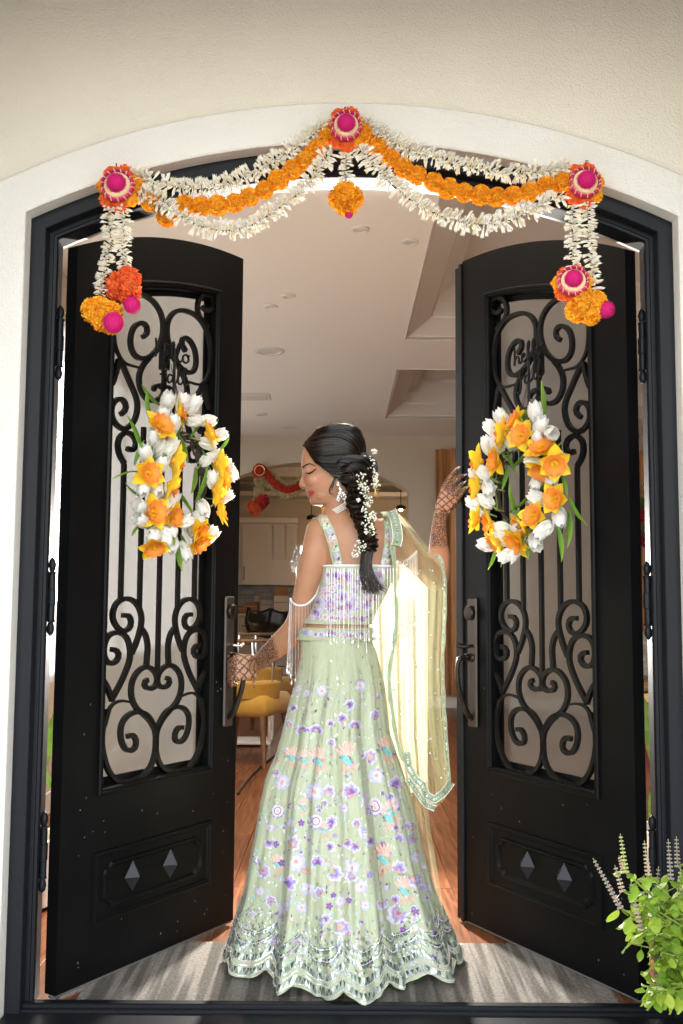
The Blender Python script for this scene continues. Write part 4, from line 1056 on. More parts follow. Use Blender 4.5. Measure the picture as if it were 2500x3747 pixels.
n = ms_.node_tree; lk = n.links.new; b = n.nodes['Principled BSDF']; base = b.inputs['Base Color'].links[0].from_socket
vc = n.nodes.new('ShaderNodeVertexColor'); vc.layer_name = 'Henna'; sp = n.nodes.new('ShaderNodeSeparateColor'); lk(vc.outputs[0], sp.inputs[0])
tc = n.nodes.new('ShaderNodeTexCoord')
def math_(op, a, b_=None):
    x = n.nodes.new('ShaderNodeMath'); x.operation = op
    for i, v in enumerate((a, b_)):
        if v is None: continue
        if isinstance(v, (int, float)): x.inputs[i].default_value = v
        else: lk(v, x.inputs[i])
    return x.outputs[0]
vo = n.nodes.new('ShaderNodeTexVoronoi'); vo.feature = 'DISTANCE_TO_EDGE'; vo.inputs['Scale'].default_value = 135; lk(tc.outputs['Object'], vo.inputs['Vector'])
vo2 = n.nodes.new('ShaderNodeTexVoronoi'); vo2.feature = 'F1'; vo2.inputs['Scale'].default_value = 260; lk(tc.outputs['Object'], vo2.inputs['Vector'])
p1 = math_('LESS_THAN', vo.outputs['Distance'], .16); p2 = math_('LESS_THAN', vo2.outputs['Distance'], .30); dense = math_('MAXIMUM', p1, p2)
wz = n.nodes.new('ShaderNodeTexWave'); wz.inputs['Scale'].default_value = 20; wz.inputs['Distortion'].default_value = 1.5; wz.inputs['Detail Scale'].default_value = 6; wz.bands_direction = 'DIAGONAL'; lk(tc.outputs['Object'], wz.inputs['Vector'])
mpp = n.nodes.new('ShaderNodeMapping'); mpp.inputs['Scale'].default_value = (-1, 1, 1); lk(tc.outputs['Object'], mpp.inputs[0])
wz2 = n.nodes.new('ShaderNodeTexWave'); wz2.inputs['Scale'].default_value = 20; wz2.inputs['Distortion'].default_value = 1.5; wz2.inputs['Detail Scale'].default_value = 6; wz2.bands_direction = 'DIAGONAL'; lk(mpp.outputs[0], wz2.inputs['Vector'])
l1 = math_('GREATER_THAN', math_('MAXIMUM', wz.outputs['Fac'], wz2.outputs['Fac']), .87); lattice = math_('MAXIMUM', l1, math_('LESS_THAN', vo2.outputs['Distance'], .12))
mxp = n.nodes.new('ShaderNodeMix'); mxp.data_type = 'FLOAT'; lk(sp.outputs[1], mxp.inputs[0]); lk(dense, mxp.inputs[2]); lk(lattice, mxp.inputs[3])
fac_ = math_('MULTIPLY', math_('MULTIPLY', mxp.outputs[0], sp.outputs[0]), .88)
mx = n.nodes.new('ShaderNodeMix'); mx.data_type = 'RGBA'; lk(fac_, mx.inputs[0]); lk(base, mx.inputs[6]); mx.inputs[7].default_value = (.045, .020, .016, 1); lk(mx.outputs[2], b.inputs['Base Color'])
body_me.materials.clear(); body_me.materials.append(ms_); body_me.polygons.foreach_set('use_smooth', [True]*len(body_me.polygons))
off = ORG[person.name]; body_me.transform(Matrix.Translation(-off))
bo = bpy.data.objects.new('body', body_me); COL.objects.link(bo); bo.parent = person; ORG[bo.name] = off

# eyes: brow, lashes; nails
m_ink = mat('lash_and_brow', (.022, .013, .010), .8, spec=.1); m_nail = mat('white_nail', (.80, .74, .72), .3)
def surf(pts, off_=.0015, k=6, tree=None): return [hit(tree or BODY, p.x, p.y, off_, .40) for p in catmull(pts, k)]
q = MB(); P = surf([(1107, 1712), (1117, 1703), (1134, 1697), (1154, 1705)]); q.tube(P, [(.0024-.0017*(i/len(P))**2)*min(1, .5+i/4) for i in range(len(P))], 6); q.build('eyebrow', m_ink, person, 60)
q = MB(); P = surf([(1122, 1731), (1132, 1732), (1143, 1727), (1158, 1715)]); q.tube(P, [.0010+.0014*math.sin(PI*i/(len(P)-1)) for i in range(len(P))], 6)
for i in range(9):
    a = P[1+i*2]; q.tube([a, a+Vector((-.006, -.004, -.001)), a+Vector((-.011+.0006*i, -.006, -.001))], [.0007, .0006, .0002], 4)
q.build('eyelashes', m_ink, person, 60)
for a, b_, c, d, r_ in FING:
    t = hit(BODY, d[0]-1, d[1]+1, .0, QY); dv = (W(*d, QY)-W(*c, QY)).normalized()
    q = MB(); q.ell(t+dv*.004+Vector((0, -.001, 0)), (.0050, .0026, .0078), align(dv, (0, -1, 0)) if False else align(dv, (1, 0, 0)), 10, 6); q.build('fingernail', m_nail, person, 60)

# ---------------------------------------------------------------- hair
m_hair = mat('black_hair', (.012, .009, .008), .32, vcol=True, spec=.22)
HB, HBR = (.0055, .0042, .0038), (.055, .027, .013)
rh = random.Random(9)
capr = headrows(.009); hl_y = [1560, 1600, 1625, 1642, 1665, 1695, 1718, 1738, 1752, 1790, 1850]; hl_x = [1000, 1085, 1104, 1120, 1138, 1156, 1190, 1214, 1236, 1268, 1300]
cap = MB(); vmap = {}
rows2 = []
for i in range(len(capr)-1):
    for s_ in range(4): rows2.append([capr[i][k].lerp(capr[i+1][k], s_/4) for k in range(NH)])
rows2.append(capr[-1])
flatrows = np.array([[tuple(p) for p in r] for r in rows2]); sx, sy = projpx(flatrows.reshape(-1, 3)); sx = sx.reshape(len(rows2), NH); sy = sy.reshape(len(rows2), NH)
for r in rows2: cap.v += [tuple(p) for p in r]
for i in range(len(rows2)-1):
    for k in range(NH):
        k2 = (k+1) % NH; cxp = (sx[i, k]+sx[i, k2])/2; cyp = (sy[i, k]+sy[i+1, k])/2
        if cxp > np.interp(cyp, hl_y, hl_x) and cyp < 1800: cap.f.append([i*NH+k, i*NH+k2, (i+1)*NH+k2, (i+1)*NH+k]); cap.c.append(HB); cap.m.append(0)
cap.f.append(list(range(NH))); cap.c.append(HB); cap.m.append(0)
CAPB = bvh_of(cap)
hair = cap
GU = [[(1104, 1598), (1150, 1574), (1215, 1558), (1262, 1554), (1306, 1574), (1332, 1614), (1340, 1665)],
      [(1096, 1610), (1146, 1586), (1215, 1568), (1270, 1570), (1312, 1596), (1330, 1640), (1332, 1680)],
      [(1095, 1624), (1138, 1608), (1200, 1590), (1262, 1596), (1302, 1624), (1318, 1660), (1322, 1690)],
      [(1098, 1636), (1138, 1638), (1190, 1630), (1240, 1632), (1284, 1648), (1306, 1672), (1312, 1696)],
      [(1116, 1640), (1140, 1664), (1182, 1674), (1228, 1670), (1270, 1670), (1294, 1680), (1304, 1700)],
      [(1124, 1646), (1142, 1684), (1176, 1704), (1216, 1710), (1256, 1702), (1284, 1694), (1302, 1706)],
      [(1130, 1656), (1150, 1698), (1184, 1722), (1222, 1736), (1262, 1736), (1290, 1728), (1312, 1730)],
      [(1140, 1676), (1160, 1708), (1192, 1732), (1226, 1750), (1262, 1752), (1292, 1748), (1318, 1750)]]
GI = [resample([Vector((x.x, x.y, 0)) for x in catmull(g_, 6)], 26) for g_ in GU]
for k in range(620):
    u = rh.random()*(len(GI)-1); i0 = min(int(u), len(GI)-2); f_ = u-i0; wob = rh.uniform(-2, 2); ph = rh.uniform(0, 6)
    P = []
    lift = rh.uniform(.0, .008)*(1+1.5*(u < 2.2))
    for j in range(26):
        p = GI[i0][j].lerp(GI[i0+1][j], f_); h = hit(CAPB, p.x+wob, p.y+wob*.6+1.2*math.sin(j*.5+ph), lift*math.sin(PI*(j+2)/30))
        if h is not None: P.append(h)
    if len(P) < 8: continue
    c = HB if rh.random() < .72 else tuple(a*(1-f)+b_*f for f in (rh.random()*.8,) for a, b_ in zip(HB, HBR))
    hair.tube(P, [.0008+.0010*min(1, (len(P)-j)/5, (j+1)/3) for j in range(len(P))], 4, c, flat=.7)
def bundle(path, Rb, n=36, twist=3., r=.0019, taper=0, cols=(HB, HBR), brown=.3, fl=1., spread=0):
    P = resample(catmull(path, 6), max(10, int(plen(path)/.010))); N = len(P); T = [(P[min(i+1, N-1)]-P[max(i-1, 0)]).normalized() for i in range(N)]
    for k in range(n):
        rad = Rb*math.sqrt(rh.random()) if k > n*.6 else Rb*rh.uniform(.85, 1.05); a0 = rh.uniform(0, 2*PI); Q = []
        dv = Vector((rh.uniform(-1, 1), rh.uniform(-.3, .3), rh.uniform(-.6, .4)))*spread
        for i in range(N):
            t = i/(N-1); e = T[i].cross(Vector((0, 1, 0)));
            if e.length < .05: e = T[i].cross(Vector((1, 0, 0)))
            e.normalize(); g_ = T[i].cross(e); a = a0+twist*t; env = (math.sin(PI*min(max(t, .02), .98))**.45 if not taper else (1-taper*t))
            Q.append(P[i]+(e*math.cos(a)+g_*math.sin(a)*fl)*rad*env+dv*t*t)
        c = cols[0] if rh.random() > brown else tuple(a_*(1-f)+b_*f for f in (rh.random(),) for a_, b_ in zip(*cols))
        hair.tube(Q, [r*(1-.75*taper*i/N) for i in range(N)], 4, c)
PB = lambda L: [W(x, y, Y) for x, y, Y in L]
# swept side roll, coil and low bun
bundle(PB([(1232, 1742, .385), (1270, 1752, .375), (1310, 1748, .372), (1345, 1738, .39), (1362, 1712, .42)]), .019, 46, 2.0)
bundle(PB([(1216, 1700, .378), (1252, 1690, .370), (1292, 1686, .372), (1332, 1690, .385), (1356, 1712, .41), (1350, 1745, .42)]), .020, 50, 2.5, brown=.45)
bundle(PB([(1250, 1716, .368), (1286, 1710, .358), (1322, 1716, .362), (1344, 1736, .38)]), .019, 46, 3, brown=.45)
bundle(PB([(1305, 1660, .40), (1340, 1680, .41), (1360, 1705, .42), (1355, 1740, .42), (1330, 1765, .40), (1300, 1766, .39)]), .021, 46, 2)
bundle(PB([(1290, 1725, .362), (1312, 1750, .352), (1322, 1790, .352)]), .022, 40, 2)
# plait
BC = [(1312, 1765, .355), (1304, 1810, .350), (1306, 1850, .345), (1320, 1885, .335), (1334, 1920, .325), (1346, 1955, .318), (1352, 1985, .312), (1348, 2015, .310)]
BP = resample(catmull(PB(BC), 8), 60); wid = lambda t: .021*(1-.30*t)
for s3 in range(3):
    path = []
    for i, p in enumerate(BP):
        t = i/59; a = 2*PI*(t*4.2)+s3*2*PI/3; path.append(p+Vector((math.sin(a)*wid(t), math.cos(2*a)*-.010-.002, -.004*math.cos(a))))
    N = len(path)
    for k in range(34):
        rad = .017*(1-.25*0)*math.sqrt(rh.random()); a0 = rh.uniform(0, 6.28); Q = []
        for i, p in enumerate(path):
            a = a0+i*.06; Q.append(p+Vector((math.cos(a)*rad, math.sin(a)*rad*.7, math.sin(a)*rad*.35)))
        hair.tube(Q, .0019, 4, HB if rh.random() < .7 else tuple(a_*(1-f)+b_*f for f in (rh.random()*.8,) for a_, b_ in zip(HB, HBR)))
bundle(PB([(1348, 2005, .312), (1342, 2045, .310), (1340, 2085, .308), (1352, 2125, .306), (1372, 2160, .306)]), .020, 110, 1.2, taper=.3, spread=.024, r=.0010)
bundle(PB([(1342, 2060, .310), (1350, 2100, .306), (1372, 2135, .304), (1398, 2150, .305)]), .012, 34, .8, taper=.5, spread=.02, r=.0008)
for L in ([(1228, 1748, .385), (1216, 1772, .384), (1206, 1792, .386), (1208, 1806, .388), (1222, 1808, .39)], [(1228, 1742, .385), (1222, 1770, .384), (1216, 1790, .385), (1205, 1800, .386)]): bundle(PB(L), .0035, 7, 1, taper=.8, r=.0011)
for k in range(60):                             # flyaway hairs round the crown, their backlit glow put into a browner colour
    a = rh.uniform(0, 1); p = Vector((interp(a, [0, .15, .4, .7, 1], [1100, 1115, 1190, 1290, 1336]), interp(a, [0, .15, .4, .7, 1], [1630, 1588, 1560, 1558, 1650]), 0))
    d = Vector((p.x-1225, p.y-1660, 0)).normalized(); Y = .455+rh.uniform(-.03, .03); s_ = rh.choice([-1, 1])*rh.uniform(4, 22); ln = rh.uniform(5, 18)
    if p.x < 1150: continue
    pts = [W(p.x-d.x*4, p.y-d.y*4, Y), W(p.x+d.x*ln*.6+d.y*s_*.4, p.y+d.y*ln*.6-d.x*s_*.4, Y), W(p.x+d.x*ln+d.y*s_, p.y+d.y*ln-d.x*s_, Y)]
    hair.tube(catmull(pts, 4), .00035, 3, (.10, .05, .03))
hair.build('hair', m_hair, person, 60)
# baby's breath in the plait
m_gyp = mat('tiny_white_flower', (.80, .80, .70), .7, vcol=True)
q = MB()
SPR = [((1345, 1690), 26, 30, .395), ((1372, 1735), 16, 30, .40), ((1375, 1770), 18, 26, .39), ((1325, 1760), 26, 26, .318), ((1370, 1650), 10, 16, .41), ((1330, 1790), 20, 26, .312), ((1345, 1830), 20, 22, .31), ((1345, 1870), 24, 26, .305), ((1365, 1890), 14, 22, .31), ((1345, 1925), 22, 24, .295), ((1355, 1945), 18, 20, .295), ((1322, 2000), 22, 26, .296), ((1300, 2025), 14, 18, .30), ((1310, 1830), 6, 18, .32)]
for (c, r0, nn, Y) in SPR:
    base = W(c[0]+rh.uniform(-6, 6), c[1]+r0*1.2, Y+.01)
    for k in range(nn):
        a = rh.uniform(0, 6.28); rr_ = r0*math.sqrt(rh.random()); p = W(c[0]+rr_*math.cos(a), c[1]+rr_*1.15*math.sin(a), Y-rh.uniform(0, .012)); s_ = rh.uniform(.0020, .0040)
        kk = rh.uniform(.85, 1.1)
        for m_ in range(3): q.ell(p+Vector((rh.uniform(-1, 1), rh.uniform(-1, 0), rh.uniform(-1, 1)))*s_*.55, s_*.75, None, 6, 4, (.82*kk, .82*kk, .72*kk))
        if k % 2 == 0: q.tube([base, base.lerp(p, .5)+Vector((0, -.003, 0)), p], .0005, 3, (.16, .22, .06))
q.build('hair_flowers', m_gyp, person, 60, kind='stuff')
# ---------------------------------------------------------------- jewellery
m_pearl = mat('pearl', (.80, .76, .70), .22, spec=.7); m_gold2 = mat('bright_gold', (.95, .62, .22), .22, metal=1); m_cry = mat('crystal', (.85, .85, .85), .08, metal=.7)
ear = MB(); e0 = []
for (x, y, r_) in [(1238, 1766, 7), (1237, 1772, 9), (1238, 1776, 8), (1243, 1788, 9), (1247, 1793, 12), (1246, 1799, 10), (1240, 1805, 7), (1254, 1803, 8), (1262, 1810, 8), (1268, 1818, 7), (1272, 1826, 6), (1258, 1812, 6), (1238, 1815, 6), (1236, 1824, 6), (1238, 1832, 5), (1250, 1818, 6), (1264, 1824, 7), (1268, 1836, 8), (1274, 1842, 7), (1270, 1850, 9), (1276, 1846, 7), (1262, 1840, 6), (1242, 1824, 5), (1256, 1826, 5), (1248, 1806, 7)]:
    ear.ell(W(x, y, .372-.004*rh.random()), r_*.00062, None, 8, 6)
    for k in range(5): ear.ell(W(x+rh.uniform(-6, 6), y+rh.uniform(-6, 6), .370), rh.uniform(.0010, .0022), None, 6, 4)
ear.build('earring', m_cry, person, 60)
q = MB()
for st in range(4):
    P = resample(catmull(PB([(1264+st, 1838+st*7, .395), (1246, 1850+st*7, .392), (1226, 1862+st*6, .398), (1205, 1870+st*6, .42), (1196, 1872+st*6, .46)]), 5), 24)
    for p in P: q.ell(p, .0027, None, 6, 5)
q.build('pearl_necklace', m_pearl, person, 60)
q = MB()
for k in range(46):
    p = W(rh.uniform(1178, 1214), rh.uniform(1846, 1876), rh.uniform(.43, .50)); e = Vector((rh.uniform(-1, 1), rh.uniform(-.5, .5), rh.uniform(-1, 1)))*.012; q.tube([p, p+e], .0013, 5)
for k in range(26):  # gold loops added for the orange glow of backlit hair
    a = k/26*6.28; q.tube([W(1383+6*math.cos(a), 1798+26*math.sin(a), .42), W(1372, 1800+20*math.sin(a*2), .43)], .0007, 4)
q.build('gold_necklace_and_glow', m_gold2, person, 60)
# ================================================================ her clothes
m_green = mat('pale_green_silk', (.455, .505, .345), .55, var=.05, vscale=30, bump=.55, bscale=60, sheen=.2, trans=.10, stretch=(3, 3, .35))
m_emb = mat('silk_embroidery', (.6, .5, .7), .6, vcol=True, bump=.3, bscale=500)
m_mirror = mat('mirror_work', (.80, .84, .86), .3, metal=.55, vcol=True)
m_cord = mat('white_cord', (.80, .79, .82), .55)
m_bead = mat('glass_bead', (.82, .80, .78), .15, metal=.45)
WHT, LAV, PUR, PLM, PCH, COR, TUR, BLU, LBL = (.66, .62, .70), (.42, .37, .64), (.20, .12, .42), (.30, .06, .27), (.62, .40, .34), (.60, .28, .24), (.12, .50, .54), (.22, .20, .52), (.46, .47, .68)
re_ = random.Random(21)
# --- blouse: follows the torso, a little proud of it
def torso_rows(y0, y1, n):
    ys = np.linspace(y0, y1, n); T = np.array(TORSO); return [tuple([y]+[float(np.interp(y, T[:, 0], T[:, k])) for k in range(1, 5)]) for y in ys]
bl = MB(); R_ = loft(torso_rows(2076, 2280, 8), 64, .0075, 1.35, bl, False, 2.3)
bl.grid([[p for p in R_[0]], [p+Vector((0, .0, .0))*0+(p-Vector((p.x*0+.02, .46, p.z)))*-.06 for p in R_[0]]], wrap=True)
blouse = bl.build('blouse', m_green, person, 60); BLB = bvh_of(bl)
q = MB(); q.tube([p+Vector((0, 0, .002)) for p in R_[0]], .0042, 6, closed=True); q.build('blouse_edge', m_cord, blouse, 60)
q = MB(); q.tube([p for p in R_[-1]], .0030, 6, closed=True); q.build('blouse_hem', m_green, blouse, 60)
q = MB()
def strap_rows(L, Rt, n=22, off_=.0045):
    a = resample([Vector((x, y, 0)) for x, y in L], n); b = resample([Vector((x, y, 0)) for x, y in Rt], n); rows = []
    for p, r in zip(a, b): rows.append([hit(BODY, p.x+(r.x-p.x)*t, p.y+(r.y-p.y)*t, off_*(1 if .1 < t < .9 else .6), .40) for t in (0, .12, .5, .88, 1)])
    return rows
STR = [([(1146, 1896), (1165, 1900), (1186, 1940), (1204, 2000), (1222, 2076)], [(1176, 1884), (1196, 1888), (1222, 1938), (1240, 2000), (1256, 2074)]),
       ([(1394, 1872), (1404, 1890), (1410, 1940), (1406, 2000), (1394, 2062)], [(1420, 1872), (1428, 1890), (1436, 1940), (1436, 2000), (1424, 2066)])]
for L, Rt in STR:
    q = MB(); rows = strap_rows(L, Rt); q.grid(rows); st = q.build('strap', m_green, blouse, 60)
    for i in (0, 4):
        q = MB(); q.tube([r[i] for r in rows], .0018, 5); q.build('piping', m_green, st, 60)
# --- appliqué flowers: laid on a surface by casting through it, real raised patches
def disc(q, tree, px, py, rx, ry, rot, col_in, col_out, off_, n=14, ruf=.08, arc=(0, 2*PI), dflt=None, inner=0.):
    vs, cs, fs, cc = [], [], [], []
    full = arc[1]-arc[0] > 6.2; m_ = n if full else n+1; NR = 3; a0 = R(rot)
    pts = []
    for r_ in range(NR):
        t = inner+(1-inner)*r_/(NR-1)
        for k in range(m_):
            a = arc[0]+(arc[1]-arc[0])*k/n; w_ = 1+(ruf*math.sin(a*7)+re_.uniform(-.4, .4)*ruf)*(r_ == NR-1)
            x, y = rx*t*w_*math.cos(a), ry*t*w_*math.sin(a); X_, Y_ = px+x*math.cos(a0)-y*math.sin(a0), py-(x*math.sin(a0)+y*math.cos(a0))
            h = hit(tree, X_, Y_, off_+.0010*(1-t))
            if h is None: return
            pts.append(h)
    zs = [p.y for p in pts]
    if max(zs)-min(zs) > .12: return
    for r_ in range(NR-1):
        for k in range(n if full else m_-1):
            k2 = (k+1) % m_; fs.append((r_*m_+k, r_*m_+k2, (r_+1)*m_+k2, (r_+1)*m_+k))
            t0, t1 = r_/(NR-1), (r_+1)/(NR-1); cm = lambda t: tuple(a*(1-t)+b*t for a, b in zip(col_in, col_out)); j = re_.uniform(.86, 1.1)
            cc.append([tuple(min(.85, x*j) for x in c) for c in (cm(t0), cm(t0), cm(t1), cm(t1))])
    b = len(q.v); q.v += [tuple(p) for p in pts]
    for f, c in zip(fs, cc): q.f.append([b+i for i in f]); q.c.append(c); q.m.append(0)
def flower(tree, px, py, r, kind, parent, nm='embroidered_flower', k=1.):
    q = MB(); rot = re_.uniform(0, 360); e = .0011*k; r *= .88 if kind != 'b' else 1.12
    lift = .0015
    if kind in ('fan', 'ros'):
        rot = re_.uniform(-55, 55) if kind == 'fan' else re_.uniform(0, 360); w_ = re_.uniform(.2, .75); arc = (-w_, PI+w_); c_, s_ = math.cos(R(rot)), math.sin(R(rot)); bx, by = px+r*.45*s_, py+r*.45*c_
        disc(q, tree, bx, by, r*1.02, r*1.35, rot, LBL, WHT, lift, 20, .13, arc, inner=.05); disc(q, tree, bx, by, r*.74, r*1.0, rot, PUR if re_.random() < .7 else BLU, LAV, lift+e, 18, .16, arc, inner=.05)
        disc(q, tree, bx, by, r*.42, r*.58, rot, PLM if re_.random() < .6 else PCH, PUR if re_.random() < .7 else PCH, lift+2*e, 12, .14, arc, inner=.05)
        if re_.random() < .4: disc(q, tree, bx+r*.2*s_, by+r*.2*c_, r*.5, r*.22, rot, COR, PCH, lift+2*e, 8, .05)
    elif kind == 'fanw':
        rot = re_.uniform(-40, 40); arc = (-.5, PI+.5); disc(q, tree, px, py, r, r, rot, LAV, WHT, lift, 16, .10, arc, inner=.1); disc(q, tree, px, py, r*.78, r*.78, rot, PCH, LAV, lift+e, 14, .06, arc, inner=.1); disc(q, tree, px, py, r*.62, r*.62, rot, PUR, BLU, lift+2*e, 14, .06, arc, inner=.5); disc(q, tree, px, py, r*.42, r*.42, rot, PCH, COR, lift+2*e, 12, .05, arc)
    elif kind == 'ring':
        for k_ in range(5): disc(q, tree, px+r*.85*math.cos(PI*(1.08+.21*k_)), py-r*.85*math.sin(PI*(1.08+.21*k_)), r*.22, r*.34, -90+math.degrees(PI*(1.08+.21*k_)), PUR, LAV, lift, 8, .05)
        disc(q, tree, px, py, r*.88, r*.88, 0, WHT, WHT, lift+e, 16, .05); disc(q, tree, px, py, r*.55, r*.55, 0, PUR, PUR, lift+2*e, 14, .03); disc(q, tree, px, py, r*.42, r*.42, 0, PCH, (.85, .70, .62), lift+3*e, 12, .03)
    elif kind == 'r':
        disc(q, tree, px, py, r, r*1.05, rot, WHT, LBL, lift, 16, .16); disc(q, tree, px, py, r*.55, r*.55, rot, PCH, WHT, lift+e, 12, .2); disc(q, tree, px, py, r*.2, r*.2, rot, COR, PCH, lift+2*e, 8, .1)
    elif kind == 'b':
        for k_ in range(6):
            a = R(62+k_*17); disc(q, tree, px+r*.75*math.cos(a)+r*.2, py-r*.95*math.sin(a), r*.62, r*.13, math.degrees(a)-k_*4+8, (.70, .40, .34), (.78, .56, .50), lift+e*.3*k_, 8, .02)
        for k_ in range(4):
            a = R(-40-k_*22); disc(q, tree, px+r*.85*math.cos(a)+r*.05, py-r*.75*math.sin(a), r*.45, r*.11, math.degrees(a), (.66, .34, .28), (.75, .50, .42), lift, 8, .02)
        disc(q, tree, px+r*.12, py+r*.05, r*.48, r*.22, -48, TUR, (.30, .66, .66), lift+3*e, 12, .03); disc(q, tree, px-r*.22, py-r*.30, r*.18, r*.18, 0, TUR, (.20, .50, .60), lift+4*e, 10, .02); disc(q, tree, px-r*.40, py-r*.22, r*.13, r*.06, 20, PLM, PUR, lift+3*e, 6, 0)
        nm = 'embroidered_bird'
    elif kind == 's':
        c = re_.choice([(PLM, PUR), (BLU, LAV), (PCH, COR), (LBL, WHT)])
        for k_ in range(5): disc(q, tree, px+r*.55*math.cos(k_*1.257+rot), py-r*.55*math.sin(k_*1.257+rot), r*.5, r*.36, math.degrees(k_*1.257+rot), c[0], c[1], lift, 7, .03)
    if q.v: q.build(nm, m_emb, parent, 60)
for L, Rt in STR:
    for i, t in enumerate(np.linspace(.06, .95, 9)):
        a = resample([Vector((x, y, 0)) for x, y in L], 20)[int(t*19)]; b = resample([Vector((x, y, 0)) for x, y in Rt], 20)[int(t*19)]; c = (a+b)/2
        q = MB(); cc = [(WHT, WHT), (PCH, (.80, .55, .48)), ((.52, .66, .46), (.60, .74, .55)), (WHT, LBL)][i % 4]
        disc(q, BODY, c.x+re_.uniform(-5, 5), c.y, 12 if i % 2 else 15, 12, re_.uniform(0, 90), cc[0], cc[1], .0062, 10, .2)
        disc(q, BODY, c.x, c.y, 4, 4, 0, COR, PCH, .0075, 6, .05)
        if i % 2: disc(q, BODY, c.x+10, c.y+13, 8, 4, 60, (.08, .10, .10), (.12, .14, .15), .0062, 6, 0)
        q.build('embroidered_flower', m_emb, blouse, 60)
ny = 0
for (x, y, r_, k_) in [(1230, 2100, 22, 'fan'), (1275, 2108, 30, 'fan'), (1330, 2128, 30, 'ros'), (1385, 2100, 24, 'fan'), (1215, 2150, 26, 'ring'), (1205, 2205, 30, 'fan'), (1250, 2180, 28, 'fan'), (1285, 2212, 32, 'fan'), (1340, 2165, 24, 'ros'), (1345, 2215, 26, 'ros'), (1190, 2258, 28, 'r'), (1225, 2262, 26, 'r'), (1302, 2262, 28, 'ros'), (1262, 2250, 22, 'r'), (1180, 2185, 18, 'r'), (1310, 2080, 16, 'r'), (1395, 2150, 18, 'ros'), (1250, 2130, 16, 's'), (1300, 2160, 15, 's'), (1245, 2225, 14, 's'), (1365, 2190, 14, 's'), (1420, 2085, 16, 'fan')]: flower(BLB, x, y, r_, k_, blouse)
for k in range(80):
    x, y = re_.uniform(1140, 1410), re_.uniform(2088, 2268)
    if 1196-(y-2088)*.34 < x < 1430-(y-2088)*.40: flower(BLB, x, y, re_.uniform(9, 17), re_.choice(['r', 'r', 'fan', 's', 'fanw']), blouse)
for (x, y, r_) in [(1165,2200,16),(1150,2235,17),(1174,2235,14),(1143,2260,13),(1187,2160,14),(1194,2125,14),(1163,2262,13),(1200,2100,13),(1178,2215,11)]: flower(BLB, x, y, r_, re_.choice(['fan', 'r', 'fan', 's']), blouse)
# --- skirt
SY = .42
SK = [(2300, 1112, 1358, .098), (2337, 1098, 1360, .104), (2394, 1096, 1381, .120), (2456, 1088, 1396, .138), (2512, 1075, 1409, .152), (2550, 1062, 1413, .162), (2675, 1031, 1425, .195), (2762, 1006, 1455, .220), (2850, 969, 1485, .246), (2956, 948, 1519, .272), (3113, 920, 1553, .308), (3248, 897, 1593, .338), (3368, 858, 1642, .370), (3442, 824, 1690, .398)]
zz = [W(1250, y, SY).z for y, *_ in SK]; zz[-1] = .022
xl_ = [W(a, y, SY).x for y, a, b, c in SK]; xr_ = [W(b, y, SY).x for y, a, b, c in SK]; dp_ = [c for *_, c in SK]
ztop_, zbot_ = zz[0], zz[-1]
zi = lambda z, arr: float(np.interp(-z, [-a for a in zz], arr))
FOLD = [(5, .9, 1.2), (9, .8, .3), (13, .55, 2.2), (19, .32, 4.0), (31, .16, 1.0), (47, .10, 2.0), (73, .06, .5)]
def SKP(th, t, grow=0.):
    # th = 0 faces the camera (-y); t 0 waist .. 1 hem
    z = ztop_+(zbot_-ztop_)*t; a, b, d = zi(z, xl_), zi(z, xr_), zi(z, dp_)
    cx_, rx = (a+b)/2, (b-a)/2; amp = max(0, (t-.06))**1.05*.058+.0012
    f = sum(w_*math.sin(k*(th+.12*math.sin(3*t+k))+ph) for k, w_, ph in FOLD)/1.7
    e = 1/1.08
    s_, c_ = math.sin(th), math.cos(th)
    side = abs(s_)**1.0
    r = 1+(amp*f-amp*.35)/max(rx, .05)*(1-.75*side**3)
    yc = .42 if t > .25 else .45-.03*t/.25
    if t > .97: z += .034*(1-abs(math.sin(th*8)))**1.3*(t-.97)/.03
    return Vector((cx_+(rx+grow)*s_*r, yc-(d+grow)*c_*r, max(z, .012)))
NT, NR = 420, 90
sk = MB(); tt = [i/(NR-1) for i in range(NR)]
sk.grid([[SKP(2*PI*k/NT, t) for k in range(NT)] for t in tt], wrap=True)
skirt = sk.build('skirt', m_green, person, 180); SKB = bvh_of(sk)
